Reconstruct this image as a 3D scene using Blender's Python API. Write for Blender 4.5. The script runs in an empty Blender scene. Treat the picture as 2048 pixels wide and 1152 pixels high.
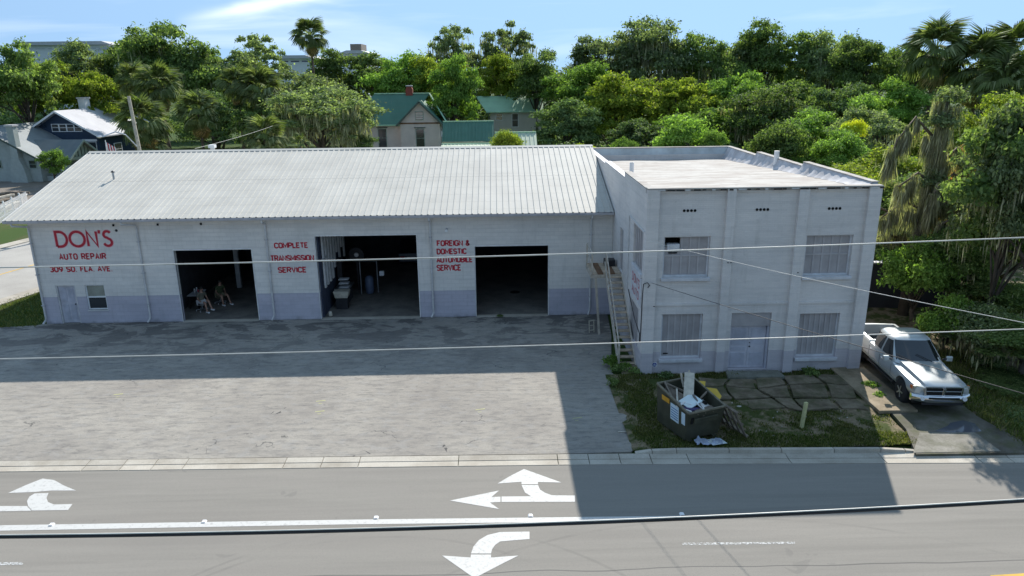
import bpy, bmesh, math, random
import numpy as np
from mathutils import Vector, Matrix
rnd = random.Random(7)
scn = bpy.context.scene
col = scn.collection
R = math.radians

# ------------------------------------------------------------------ camera
CAM = np.array([0.0, -35.678, 12.0]); FOC = 1465.035
RX = np.array([0.999704, -0.021649, -0.01106]); UP = np.array([0.016718, 0.281914, 0.959294]); FW = np.array([0.01765, 0.959195, -0.282192])
cd = bpy.data.cameras.new('camera'); cam = bpy.data.objects.new('camera', cd); col.objects.link(cam)
cd.sensor_width = 36; cd.lens = FOC / 2048 * 36; cd.clip_start = 0.2; cd.clip_end = 4000
cam.matrix_world = Matrix(((RX[0], UP[0], -FW[0], CAM[0]), (RX[1], UP[1], -FW[1], CAM[1]), (RX[2], UP[2], -FW[2], CAM[2]), (0, 0, 0, 1)))
scn.camera = cam

def at(px, py, ax, val):
    d = FW + RX * (px - 1024) / FOC + UP * (576 - py) / FOC
    return CAM + d * (val - CAM[ax]) / d[ax]
def G(px, py, z=0.0): p = at(px, py, 2, z); return (p[0], p[1], z)
def Y(px, py, y): return tuple(at(px, py, 1, y))

# ------------------------------------------------------------------ light
SD = Vector((3.45, 9.6, 7.5)).normalized()          # towards the sun
elev = math.asin(SD.z); az = math.atan2(SD.x, SD.y)
world = bpy.data.worlds.new('World'); scn.world = world; world.use_nodes = True
wn, wl = world.node_tree.nodes, world.node_tree.links
for n in list(wn): wn.remove(n)
wo = wn.new('ShaderNodeOutputWorld'); bg = wn.new('ShaderNodeBackground'); sky = wn.new('ShaderNodeTexSky')
sky.sky_type = 'NISHITA'; sky.sun_disc = False; sky.sun_elevation = elev; sky.sun_rotation = az
sky.altitude = 0; sky.air_density = 1.0; sky.dust_density = 0.0; sky.ozone_density = 1.6
tc = wn.new('ShaderNodeTexCoord'); sx = wn.new('ShaderNodeSeparateXYZ'); wl.new(tc.outputs['Generated'], sx.inputs[0])
def wm(op, a, b=None, c=None):
    m = wn.new('ShaderNodeMath'); m.operation = op
    for i, v in enumerate((a, b, c)):
        if v is None: continue
        if isinstance(v, (int, float)): m.inputs[i].default_value = v
        else: wl.new(v, m.inputs[i])
    return m.outputs[0]
# the deep blue of the photograph's sky starts low: the dome is sampled a little higher than its true elevation
zz = wm('MULTIPLY_ADD', wm('ABSOLUTE', sx.outputs[2]), 0.80, 1.60)
cx = wn.new('ShaderNodeCombineXYZ'); wl.new(sx.outputs[0], cx.inputs[0]); wl.new(sx.outputs[1], cx.inputs[1]); wl.new(zz, cx.inputs[2])
vn = wn.new('ShaderNodeVectorMath'); vn.operation = 'NORMALIZE'; wl.new(cx.outputs[0], vn.inputs[0]); wl.new(vn.outputs[0], sky.inputs[0])
# thin cirrus
mp = wn.new('ShaderNodeMapping'); mp.inputs['Rotation'].default_value = (0, R(-16), 0); mp.inputs['Scale'].default_value = (1.6, 1.0, 13.0); mp.inputs['Location'].default_value = (0.32, 0, 0.1)
wl.new(tc.outputs['Generated'], mp.inputs[0])
nz = wn.new('ShaderNodeTexNoise'); nz.inputs['Scale'].default_value = 1.7; nz.inputs['Detail'].default_value = 5; nz.inputs['Distortion'].default_value = 0.5; nz.inputs['Roughness'].default_value = 0.5
wl.new(mp.outputs[0], nz.inputs[0])
cr = wn.new('ShaderNodeValToRGB'); cr.color_ramp.elements[0].position = 0.52; cr.color_ramp.elements[1].position = 0.85; wl.new(nz.outputs[0], cr.inputs[0])
u_ = wm('DIVIDE', sx.outputs[0], wm('MAXIMUM', sx.outputs[1], 0.05)); v_ = wm('DIVIDE', sx.outputs[2], wm('MAXIMUM', sx.outputs[1], 0.05))
c0_ = wm('ADD', wm('SUBTRACT', v_, wm('MULTIPLY_ADD', u_, 0.16, 0.130)), wm('MULTIPLY_ADD', nz.outputs[0], 0.05, -0.025)); b_ = wm('POWER', 2.718, wm('MULTIPLY', wm('MULTIPLY', c0_, c0_), -14000.0))
g_ = wm('MULTIPLY', wm('MINIMUM', wm('MAXIMUM', wm('MULTIPLY_ADD', u_, 12.0, 4.9), 0.0), 1.0), wm('MINIMUM', wm('MAXIMUM', wm('MULTIPLY_ADD', u_, -7.0, -0.55), 0.0), 1.0))
cf = wm('MINIMUM', wm('MULTIPLY_ADD', wm('MULTIPLY', b_, g_), 0.6, wm('MULTIPLY', cr.outputs[0], 0.35)), 1.0)
tint = wn.new('ShaderNodeMix'); tint.data_type = 'RGBA'; tint.blend_type = 'MULTIPLY'; tint.inputs[0].default_value = 1.0; wl.new(sky.outputs[0], tint.inputs[6]); tint.inputs[7].default_value = (0.96, 0.90, 0.72, 1)
mx = wn.new('ShaderNodeMix'); mx.data_type = 'RGBA'; wl.new(cf, mx.inputs[0]); wl.new(tint.outputs[2], mx.inputs[6]); mx.inputs[7].default_value = (3.4, 3.55, 3.8, 1)
wl.new(mx.outputs[2], bg.inputs[0]); bg.inputs[1].default_value = 0.123; wl.new(bg.outputs[0], wo.inputs[0])
sl = bpy.data.lights.new('sun', 'SUN'); sl.energy = 2.02; sl.angle = R(0.6); sl.color = (1.0, 0.95, 0.88)
so = bpy.data.objects.new('sun', sl); col.objects.link(so); so.rotation_euler = (-SD).to_track_quat('-Z', 'Y').to_euler(); so.location = (20, 40, 60)
scn.view_settings.view_transform = 'Standard'; scn.view_settings.look = 'None'; scn.view_settings.gamma = 1.0
scn.view_settings.use_curve_mapping = False; scn.view_settings.exposure = 1.82

# ------------------------------------------------------------------ materials
class NT:
    def __init__(s, name):
        s.m = bpy.data.materials.new(name); s.m.use_nodes = True; s.n = s.m.node_tree.nodes; s.l = s.m.node_tree.links
        for x in list(s.n): s.n.remove(x)
        s.out = s.n.new('ShaderNodeOutputMaterial'); s.b = s.n.new('ShaderNodeBsdfPrincipled'); s.l.new(s.b.outputs[0], s.out.inputs[0])
        s.pos = s.n.new('ShaderNodeNewGeometry').outputs['Position']; s.obj = s.n.new('ShaderNodeTexCoord').outputs['Object']
    def _s(s, sock, v):
        if isinstance(v, (int, float)): sock.default_value = v
        elif isinstance(v, tuple): sock.default_value = (v + (1,))[:4] if sock.type == 'RGBA' else v
        else: s.l.new(v, sock)
    def math(s, op, a, b=0.0, c=0.0, clamp=False):
        m = s.n.new('ShaderNodeMath'); m.operation = op; m.use_clamp = clamp; s._s(m.inputs[0], a); s._s(m.inputs[1], b); s._s(m.inputs[2], c); return m.outputs[0]
    def noise(s, sc, det=4, rough=0.55, vec=None, stretch=None, dist=0.0):
        n = s.n.new('ShaderNodeTexNoise'); n.inputs['Scale'].default_value = sc; n.inputs['Detail'].default_value = det; n.inputs['Roughness'].default_value = rough; n.inputs['Distortion'].default_value = dist
        v = vec if vec is not None else s.pos
        if stretch:
            m = s.n.new('ShaderNodeMapping'); m.inputs['Scale'].default_value = stretch; s.l.new(v, m.inputs[0]); v = m.outputs[0]
        s.l.new(v, n.inputs[0]); return n.outputs[0]
    def ramp(s, f, *st):
        r = s.n.new('ShaderNodeValToRGB'); e = r.color_ramp.elements
        while len(e) < len(st): e.new(0.5)
        for i, (p, c) in enumerate(st):
            e[i].position = p; e[i].color = ((c, c, c, 1) if isinstance(c, (int, float)) else tuple(c) + (1,))
        s.l.new(f, r.inputs[0]); return r.outputs[0]
    def mix(s, f, a, b, mode='MIX'):
        m = s.n.new('ShaderNodeMix'); m.data_type = 'RGBA'; m.blend_type = mode; s._s(m.inputs[0], f); s._s(m.inputs[6], a); s._s(m.inputs[7], b); return m.outputs[2]
    def xyz(s, v=None):
        q = s.n.new('ShaderNodeSeparateXYZ'); s.l.new(v or s.pos, q.inputs[0]); return q.outputs
    def comb(s, a, b, c):
        q = s.n.new('ShaderNodeCombineXYZ'); s._s(q.inputs[0], a); s._s(q.inputs[1], b); s._s(q.inputs[2], c); return q.outputs[0]
    def bump(s, h, st=0.3, d=0.02):
        b = s.n.new('ShaderNodeBump'); b.inputs['Strength'].default_value = st; b.inputs['Distance'].default_value = d; s.l.new(h, b.inputs['Height']); s.l.new(b.outputs[0], s.b.inputs['Normal'])
    def fin(s, c, rough=0.7, metal=0.0, spec=0.5):
        s._s(s.b.inputs['Base Color'], c); s._s(s.b.inputs['Roughness'], rough); s._s(s.b.inputs['Metallic'], metal); s.b.inputs['Specular IOR Level'].default_value = spec; return s.m
    def rand(s):
        return s.n.new('ShaderNodeObjectInfo').outputs['Random']

def simple(name, c, rough=0.6, metal=0.0, var=0.25, sc=3.0, bump=0.0, bsc=40, spec=0.4):
    t = NT(name); n = t.noise(sc, 5, vec=t.obj)
    cc = t.mix(t.ramp(n, (0.3, 0.0), (0.7, 1.0)), tuple(x * (1 - var) for x in c), tuple(min(1, x * (1 + var * .5)) for x in c))
    if bump: t.bump(t.noise(bsc, 3, vec=t.obj), bump, 0.01)
    return t.fin(cc, rough, metal, spec)

def masonry(name, top, low, zband, bw, bh, joint=0.35, dirt=True, twop=False):
    t = NT(name); p = t.xyz(); u = t.math('ADD', p[0], p[1]); v = t.comb(u, p[2], 0.0)
    bk = t.n.new('ShaderNodeTexBrick'); t.l.new(v, bk.inputs[0]); bk.inputs['Scale'].default_value = 1.0; bk.inputs['Brick Width'].default_value = bw; bk.inputs['Row Height'].default_value = bh
    bk.inputs['Mortar Size'].default_value = bh * .05; bk.inputs['Mortar Smooth'].default_value = 0.4; bk.inputs['Color1'].default_value = (1, 1, 1, 1); bk.inputs['Color2'].default_value = (.94, .94, .94, 1); bk.inputs['Mortar'].default_value = (1 - joint,) * 3 + (1,)
    rowv = t.noise(1.0, 2, vec=t.comb(t.math('MULTIPLY', u, 0.35), t.math('MULTIPLY', p[2], 4.6), 0.0))
    edge = t.math('ADD', p[2], t.math('MULTIPLY', t.noise(8.0), 0.02))
    c = t.mix(t.math('GREATER_THAN', edge, zband), low, top)
    c = t.mix(1.0, c, bk.outputs['Color'], 'MULTIPLY')
    c = t.mix(t.ramp(t.noise(0.55, 5), (0.35, 0.0), (0.7, 1.0)), c, t.mix(1.0, c, (0.86, 0.87, 0.88), 'MULTIPLY'))
    c = t.mix(t.ramp(rowv, (0.45, 0.0), (0.62, 0.5)), c, t.mix(1.0, c, (0.84, 0.85, 0.86), 'MULTIPLY'))
    st = t.noise(1.6, 5, 0.6, vec=t.comb(t.math('MULTIPLY', u, 2.4), t.math('MULTIPLY', p[2], 0.35), 0.0))
    c = t.mix(t.ramp(st, (0.55, 0.0), (0.75, 0.45)), c, t.mix(1.0, c, (0.72, 0.72, 0.70), 'MULTIPLY'))
    foot = t.math('ADD', t.math('MULTIPLY', t.noise(2.2, 4), 0.7), t.math('MULTIPLY', p[2], -1.2))
    c = t.mix(t.ramp(foot, (0.18, 0.0), (0.42, 0.6)), c, (0.16, 0.155, 0.14))
    if twop: c = t.mix(t.ramp(t.noise(5.0, 6, 0.7), (0.66, 0.0), (0.72, 0.5)), c, (0.2, 0.2, 0.2))
    h = t.math('ADD', t.math('MULTIPLY', bk.outputs['Fac'], -1.0), t.math('MULTIPLY', t.noise(22, 4), 0.5))
    t.bump(h, 0.5, 0.012)
    return t.fin(c, 0.62)

M = {}
TOPC = (0.80, 0.755, 0.70); LOWC = (0.54, 0.51, 0.57)
M['block'] = masonry('painted_block', TOPC, LOWC, 1.44, 0.4, 0.2, 0.12)
M['brickp'] = masonry('painted_brick', (0.77, 0.725, 0.69), (0.60, 0.56, 0.585), 1.02, 0.21, 0.075, 0.14, twop=True)
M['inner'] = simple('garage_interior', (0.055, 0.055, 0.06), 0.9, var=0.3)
M['trim'] = simple('trim_paint', (0.75, 0.73, 0.70), 0.5, var=0.2)
M['gut'] = simple('gutter_paint', (0.48, 0.47, 0.49), 0.45, var=0.2)
M['down'] = simple('downspout_paint', (0.60, 0.59, 0.58), 0.45, var=0.2)
M['red'] = simple('sign_red', (0.50, 0.02, 0.04), 0.6, var=0.25, sc=6)
M['pink'] = simple('sign_pink_edge', (0.72, 0.36, 0.40), 0.6, var=0.1)
M['faded'] = simple('faded_red', (0.55, 0.20, 0.22), 0.7, var=0.3, sc=9)
M['door'] = simple('door_paint', (0.53, 0.52, 0.57), 0.5, var=0.25, sc=2)
M['doorf'] = simple('door_panel_paint', (0.46, 0.46, 0.52), 0.5, var=0.25, sc=2)
M['board'] = simple('painted_board', (0.39, 0.365, 0.365), 0.55, var=0.2, sc=2)
M['boardl'] = simple('painted_batten', (0.435, 0.41, 0.41), 0.55, var=0.15, sc=2)
M['sill'] = simple('sill_paint', (0.62, 0.62, 0.64), 0.6, var=0.2, bump=0.3)
M['winwhite'] = simple('window_white', (0.75, 0.76, 0.76), 0.4, var=0.1)
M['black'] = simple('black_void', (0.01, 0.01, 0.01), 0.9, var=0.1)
M['darkmetal'] = simple('dark_metal', (0.05, 0.05, 0.055), 0.5, 0.6)
M['steel'] = simple('galvanised_steel', (0.55, 0.57, 0.60), 0.35, 0.85)
M['white'] = simple('white_plastic', (0.8, 0.8, 0.8), 0.4, var=0.08)
M['rail'] = simple('weathered_rail', (0.52, 0.46, 0.38), 0.7, var=0.35, sc=4)
M['tread'] = simple('worn_tread', (0.52, 0.41, 0.30), 0.85, var=0.4, sc=5, bump=0.3)
M['rust'] = simple('rusty_deck', (0.20, 0.11, 0.06), 0.9, var=0.5, sc=3)
M['rubber'] = simple('tyre_rubber', (0.02, 0.02, 0.022), 0.8, var=0.3)
M['wood'] = simple('weathered_wood', (0.22, 0.18, 0.14), 0.9, var=0.45, sc=4, bump=0.4)
M['woodl'] = simple('pale_wood', (0.52, 0.47, 0.38), 0.8, var=0.3, sc=4)
M['woody'] = simple('yellowish_post', (0.52, 0.50, 0.26), 0.8, var=0.25, sc=4)
M['fencew'] = simple('grey_fence_wood', (0.20, 0.18, 0.17), 0.9, var=0.35, sc=2)
M['yellow'] = simple('yellow_plastic', (0.62, 0.42, 0.05), 0.5, var=0.2)
M['navy'] = simple('navy_fabric', (0.06, 0.05, 0.14), 0.7)
M['ltpanel'] = simple('pale_panel', (0.62, 0.70, 0.70), 0.5, var=0.1)
M['bin'] = simple('bin_green', (0.075, 0.075, 0.05), 0.55, 0.2, var=0.35, sc=2.5)
M['bind'] = simple('bin_inside', (0.02, 0.02, 0.018), 0.8)
M['binrim'] = simple('bin_rim', (0.20, 0.18, 0.13), 0.6, 0.3, var=0.4, sc=6)
M['sticker'] = simple('white_sticker', (0.6, 0.72, 0.78), 0.4, var=0.1)
M['stickerb'] = simple('blue_print', (0.06, 0.16, 0.38), 0.5)
M['orange'] = simple('orange_print', (0.7, 0.35, 0.03), 0.5)
M['signblue'] = simple('sign_blue', (0.03, 0.03, 0.30), 0.4)
M['cloth'] = simple('pale_blue_rag', (0.42, 0.48, 0.60), 0.8, var=0.3, sc=6)
M['wire'] = simple('pale_cable', (0.62, 0.60, 0.54), 0.5, var=0.2)
M['wired'] = simple('dark_cable', (0.022, 0.022, 0.024), 0.6, var=0.5, sc=2)
M['carp'] = NT('truck_paint').fin((0.50, 0.53, 0.53), 0.30, 0.4, 0.5)
M['carp'].node_tree.nodes['Principled BSDF'].inputs['Coat Weight'].default_value = 0.6
M['cart'] = simple('truck_lower_trim', (0.32, 0.32, 0.27), 0.5, 0.2)
M['glass'] = NT('tinted_glass').fin((0.012, 0.014, 0.016), 0.04, 0.0, 0.9)
M['chrome'] = NT('chrome').fin((0.7, 0.71, 0.73), 0.12, 1.0)
M['lens'] = NT('headlight_lens').fin((0.36, 0.36, 0.29), 0.1, 0.1, 0.8)
M['amber'] = simple('amber_lens', (0.6, 0.16, 0.03), 0.2)
M['skin'] = simple('skin', (0.42, 0.24, 0.17), 0.6, var=0.1)
M['shirtg'] = simple('olive_shirt', (0.07, 0.09, 0.04), 0.8)
M['shirtk'] = simple('khaki_shirt', (0.16, 0.15, 0.11), 0.8)
M['shortw'] = simple('white_shorts', (0.7, 0.68, 0.68), 0.8)
M['shortk'] = simple('khaki_shorts', (0.20, 0.18, 0.11), 0.8)
M['hair'] = simple('dark_hair', (0.03, 0.025, 0.02), 0.8)
M['winpane'] = NT('window_pane').fin((0.03, 0.035, 0.04), 0.08, 0.0, 0.8)
M['brick'] = simple('red_brick', (0.28, 0.07, 0.05), 0.8, var=0.3, sc=6)
M['houseblue'] = simple('navy_siding', (0.022, 0.045, 0.085), 0.6, var=0.15)
M['housegrey'] = simple('sage_grey_stucco', (0.40, 0.44, 0.41), 0.8, var=0.12)
M['greentrim'] = simple('sage_green_trim', (0.30, 0.38, 0.32), 0.6)
M['dkgreen'] = simple('dark_green_trim', (0.08, 0.11, 0.09), 0.6)
M['concretewhite'] = simple('white_render', (0.7, 0.72, 0.74), 0.6, var=0.08)
M['darkwall'] = simple('dark_grey_render', (0.035, 0.036, 0.042), 0.8, var=0.3, sc=1.2)
M['flagred'] = simple('flag_red', (0.5, 0.03, 0.04), 0.7)
M['rock'] = simple('pale_stone', (0.45, 0.42, 0.37), 0.9, var=0.3, bump=0.4)

def siding(name, c, pitch, axis='z', depth=0.4):
    t = NT(name); p = t.xyz(t.obj); k = {'x': 0, 'y': 1, 'z': 2}[axis]
    f = t.math('FRACT', t.math('DIVIDE', p[k], pitch)); j = t.ramp(f, (0.0, 0.55), (0.12, 1.0))
    n = t.ramp(t.noise(0.8, 4, vec=t.obj), (0.3, 0.85), (0.7, 1.0))
    cc = t.mix(1.0, t.mix(1.0, c, j, 'MULTIPLY'), n, 'MULTIPLY'); t.bump(f, depth, 0.02); return t.fin(cc, 0.6)
M['sidingtan'] = siding('tan_clapboard', (0.66, 0.58, 0.52), 0.16)
M['sidingbeige'] = siding('beige_clapboard', (0.60, 0.56, 0.48), 0.16)
M['shingle'] = siding('grey_shingles', (0.27, 0.295, 0.30), 0.22, 'x', 0.3)
M['shingled'] = siding('blue_grey_shingles', (0.15, 0.175, 0.18), 0.22, 'y', 0.3)

def metalroof(name, c, rough=0.4):
    t = NT(name); n = t.noise(0.6, 5, vec=t.pos); r = t.rand()
    cc = t.mix(t.ramp(n, (0.35, 0.0), (0.7, 1.0)), tuple(x * .86 for x in c), c)
    cc = t.mix(1.0, cc, t.ramp(r, (0.0, 0.95), (1.0, 1.0)), 'MULTIPLY')
    st = t.noise(1.0, 5, 0.65, stretch=(5, 0.35, 0.35)); cc = t.mix(t.ramp(st, (0.58, 0.0), (0.82, 0.25)), cc, (0.36, 0.34, 0.30)); yy = t.xyz()[1]; cc = t.mix(t.math('MULTIPLY', t.math('LESS_THAN', t.math('ABSOLUTE', t.math('SUBTRACT', yy, 3.95)), .03), .5), cc, (.25, .24, .22)); sc_ = t.math('FRACT', t.math('DIVIDE', yy, 0.86)); cc = t.mix(t.math('MULTIPLY', t.math('LESS_THAN', sc_, .05), .22), cc, (.2, .18, .15))
    return t.fin(cc, rough + .2, 0.0, 0.2)
M['roofw'] = metalroof('white_ribbed_metal', (0.56, 0.54, 0.485), 0.5)
M['roofg'] = metalroof('green_metal_roof', (0.10, 0.215, 0.155), 0.45)
M['roofgl'] = metalroof('pale_green_metal_roof', (0.42, 0.66, 0.45), 0.4)
M['roofpale'] = metalroof('pale_sage_metal', (0.52, 0.58, 0.44), 0.5)
M['roofwhite'] = metalroof('white_metal_roof', (0.55, 0.55, 0.57), 0.5)

def membrane():
    t = NT('flat_roof_coating'); n1 = t.noise(0.9, 6, 0.62, stretch=(0.55, 2.2, 1)); n2 = t.noise(2.6, 5)
    c = t.mix(t.ramp(n1, (0.38, 0.0), (0.62, 1.0)), (0.50, 0.48, 0.44), (0.36, 0.32, 0.285))
    c = t.mix(t.ramp(n2, (0.55, 0.0), (0.72, 0.6)), c, (0.28, 0.245, 0.22)); t.bump(n2, 0.3, 0.02); return t.fin(c, 0.9, 0, 0.1)
M['membrane'] = membrane()
M['flash'] = simple('parapet_membrane', (0.50, 0.49, 0.50), 0.7, var=0.35, sc=1.5, bump=0.3, bsc=6)
M['parablue'] = simple('blue_white_parapet', (0.52, 0.60, 0.64), 0.7, var=0.3, sc=1.0)

def lot_mat():
    t = NT('old_lot_asphalt'); p = t.xyz()
    big = t.noise(0.22, 5, 0.6); med = t.noise(2.6, 8, 0.72, stretch=(0.5, 1.5, 1)); fine = t.noise(38, 3)
    c = t.mix(t.ramp(big, (0.35, 0.0), (0.65, 1.0)), (0.285, 0.26, 0.225), (0.375, 0.345, 0.295))
    c = t.mix(t.ramp(med, (0.45, 0.0), (0.68, 0.75)), c, (0.17, 0.16, 0.148))
    c = t.mix(t.ramp(t.noise(2.0, 5, 0.7, stretch=(0.8, 1.2, 1)), (0.54, 0.0), (0.60, 0.35)), c, (0.33, 0.32, 0.30)); c = t.mix(t.ramp(t.noise(5.0, 6, 0.75, stretch=(0.5, 1.4, 1)), (0.56, 0.0), (0.64, 0.5)), c, (0.10, 0.098, 0.095))
    near = t.math('MULTIPLY_ADD', p[1], 0.13, 0.98, clamp=True)       # oily band in front of the bays
    oil = t.math('MULTIPLY', t.ramp(t.noise(0.75, 7, 0.7, stretch=(0.7, 1.3, 1), dist=0.6), (0.49, 0.0), (0.54, 1.0)), near)
    c = t.mix(t.math('MULTIPLY', oil, 0.8), c, (0.075, 0.07, 0.07))
    spot = t.ramp(t.noise(1.7, 3, 0.5, dist=1.5), (0.74, 0.0), (0.755, 0.8)); c = t.mix(spot, c, (0.04, 0.04, 0.042))
    wob = t.math('MULTIPLY', t.noise(1.2, 3), 0.16)
    for y0, w, a in ((-9.05, .022, .6), (-11.4, .018, .45), (-6.1, .02, .6), (-3.3, .016, .45)):
        d = t.math('ABSOLUTE', t.math('SUBTRACT', t.math('ADD', p[1], wob), y0)); dd = t.math('ADD', d, t.math('MULTIPLY', t.ramp(t.noise(3.0, 4), (0.35, 0.0), (0.6, 1.0)), 0.02))
        c = t.mix(t.math('MULTIPLY', t.math('LESS_THAN', dd, w), a), c, (0.06, 0.06, 0.06))
    vo = t.n.new('ShaderNodeTexVoronoi'); vo.feature = 'DISTANCE_TO_EDGE'; vo.inputs['Scale'].default_value = 0.33
    ds = t.n.new('ShaderNodeVectorMath'); ds.operation = 'ADD'; t.l.new(t.pos, ds.inputs[0]); nn = t.n.new('ShaderNodeTexNoise'); nn.inputs['Scale'].default_value = 1.6; nn.inputs['Detail'].default_value = 5; t.l.new(t.pos, nn.inputs[0]); t.l.new(nn.outputs[1], ds.inputs[1]); t.l.new(ds.outputs[0], vo.inputs[0])
    crack = t.math('MULTIPLY', t.math('LESS_THAN', vo.outputs[0], 0.005), t.ramp(t.noise(0.5, 3), (0.58, 0.0), (0.64, 1.0)))
    c = t.mix(t.math('MULTIPLY', crack, 0.7), c, (0.05, 0.05, 0.05))
    c = t.mix(t.ramp(fine, (0.35, 0.25), (0.65, 0.0)), c, (0.1, 0.1, 0.1))
    t.bump(t.math('ADD', fine, t.math('MULTIPLY', med, 0.8)), 0.5, 0.012); return t.fin(c, 0.9, 0, 0.2)
M['lot'] = lot_mat()

def road_mat():
    t = NT('road_asphalt'); p = t.xyz(); fine = t.noise(60, 3); st = t.noise(0.5, 5, 0.5, stretch=(0.12, 2.2, 1)); big = t.noise(0.18, 4)
    c = t.mix(t.ramp(st, (0.35, 0.0), (0.65, 1.0)), (0.225, 0.208, 0.182), (0.29, 0.27, 0.235))
    c = t.mix(t.ramp(big, (0.4, 0.0), (0.7, 0.5)), c, (0.265, 0.243, 0.21))
    c = t.mix(t.ramp(t.noise(1.0, 5, 0.6, stretch=(0.05, 1.1, 1)), (0.45, 0.0), (0.65, 0.55)), c, (0.17, 0.158, 0.138))
    for cx_, cy_, rr in ((-3.2, -25.4, 6.9), (-2.6, -25.9, 7.9), (6.0, -32.0, 14.0)):
        dx = t.math('SUBTRACT', p[0], cx_); dy = t.math('SUBTRACT', p[1], cy_); dd = t.math('ABSOLUTE', t.math('SUBTRACT', t.math('SQRT', t.math('ADD', t.math('MULTIPLY', dx, dx), t.math('MULTIPLY', dy, dy))), rr))
        c = t.mix(t.math('MULTIPLY', t.math('LESS_THAN', dd, .045), t.ramp(t.noise(0.6, 3), (0.4, 0.0), (0.6, 0.25))), c, (0.13, 0.122, 0.108))
    c = t.mix(t.ramp(t.noise(0.9, 3, 0.5, dist=1.0), (0.70, 0.0), (0.715, 0.35)), c, (0.16, 0.15, 0.135))
    c = t.mix(t.ramp(fine, (0.3, 0.35), (0.55, 0.0)), c, (0.11, 0.11, 0.105)); c = t.mix(t.ramp(t.noise(90, 2), (0.62, 0.0), (0.72, 0.45)), c, (0.22, 0.22, 0.21))
    for y0, w in ((-19.9, .02),):
        d = t.math('ABSOLUTE', t.math('SUBTRACT', t.math('ADD', p[1], t.math('MULTIPLY', t.noise(0.3, 2), 0.35)), y0)); c = t.mix(t.math('MULTIPLY', t.math('LESS_THAN', d, w), 0.55), c, (0.06, 0.06, 0.06))
    # tyre scrubs and damp dirt at the kerb
    g = t.math('MULTIPLY', t.math('GREATER_THAN', p[0], 3.0), t.ramp(t.math('ADD', t.math('MULTIPLY', p[1], -1.0), t.math('MULTIPLY', t.noise(0.9, 5), 0.9)), (0.0, 0.0), (1.0, 0.0)))
    t.bump(fine, 0.35, 0.006); return t.fin(c, 0.88, 0, 0.2)
M['road'] = road_mat()

def conc(name, c, dark, sc=1.2, moss=0.0):
    t = NT(name); a = t.noise(sc, 6, 0.65); b = t.noise(30, 3)
    cc = t.mix(t.ramp(a, (0.4, 0.0), (0.68, 1.0)), c, dark); cc = t.mix(t.ramp(b, (0.35, 0.3), (0.6, 0.0)), cc, tuple(x * .6 for x in dark))
    if moss: cc = t.mix(t.ramp(t.noise(1.1, 5, 0.7), (0.45, 0.0), (0.6, moss)), cc, (0.075, 0.08, 0.035))
    cc = t.mix(1.0, cc, t.ramp(t.rand(), (0.0, 0.85), (1.0, 1.05)), 'MULTIPLY')
    t.bump(b, 0.3, 0.01); return t.fin(cc, 0.88, 0, 0.2)
M['gutterc'] = conc('kerb_concrete', (0.50, 0.46, 0.39), (0.36, 0.32, 0.26), 0.8)
M['apronc'] = conc('stained_apron', (0.30, 0.28, 0.24), (0.16, 0.15, 0.12), 1.4, 0.4)
M['streetc'] = conc('pale_street', (0.42, 0.40, 0.36), (0.34, 0.32, 0.29), 0.3)
M['slabc'] = conc('mossy_concrete', (0.24, 0.20, 0.14), (0.12, 0.095, 0.065), 2.6, 0.6)
M['slabl'] = conc('tan_concrete', (0.36, 0.29, 0.2), (0.22, 0.17, 0.11), 2.0, 0.35)
M['drive'] = conc('driveway_concrete', (0.17, 0.155, 0.125), (0.07, 0.062, 0.048), 0.8, 0.7)
M['floorc'] = conc('garage_floor', (0.24, 0.22, 0.19), (0.13, 0.12, 0.11), 1.0)

def dirtmat(name, a, b, cgrass, amt, sc=1.4):
    t = NT(name); n = t.noise(sc, 6, 0.65); m = t.noise(7, 5, 0.7)
    c = t.mix(t.ramp(m, (0.35, 0.0), (0.65, 1.0)), a, b); c = t.mix(t.ramp(n, (0.5 - amt * .2, 0.0), (0.62 - amt * .2, 1.0)), c, cgrass)
    t.bump(m, 0.6, 0.03); return t.fin(c, 0.95, 0, 0.1)
M['dirt'] = dirtmat('patchy_soil', (0.15, 0.12, 0.08), (0.25, 0.20, 0.13), (0.055, 0.07, 0.022), 0.3)
M['lawn'] = dirtmat('lawn_soil', (0.06, 0.07, 0.025), (0.12, 0.10, 0.055), (0.05, 0.085, 0.022), 0.8, 0.25)
M['gravel'] = dirtmat('gravel_lot', (0.26, 0.23, 0.2), (0.17, 0.15, 0.13), (0.20, 0.17, 0.13), 0.2, 0.3)
def markpaint():
    t = NT('road_paint'); w = t.noise(9, 5, 0.7); c = t.mix(t.ramp(w, (0.52, 0.0), (0.68, 0.65)), (0.52, 0.51, 0.48), (0.30, 0.29, 0.27)); return t.fin(c, 0.7)
M['paint'] = markpaint()
def markworn():
    t = NT('worn_paint'); w = t.noise(14, 5, 0.75); t.fin((0.5, 0.5, 0.48), 0.8); s = t.n.new('ShaderNodeBsdfTransparent'); mxs = t.n.new('ShaderNodeMixShader')
    t.l.new(t.ramp(w, (0.42, 0.0), (0.56, 1.0)), mxs.inputs[0]); t.l.new(t.b.outputs[0], mxs.inputs[2]); t.l.new(s.outputs[0], mxs.inputs[1]); t.l.new(mxs.outputs[0], t.out.inputs[0]); return t.m
M['worn'] = markworn()
M['ylw'] = simple('yellow_road_paint', (0.62, 0.38, 0.06), 0.8, var=0.2)
M['ylwm'] = simple('chalky_yellow_mark', (0.40, 0.39, 0.20), 0.8, var=0.2)
M['wet'] = NT('puddle_water').fin((0.10, 0.105, 0.12), 0.08, 0, 0.6)

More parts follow.
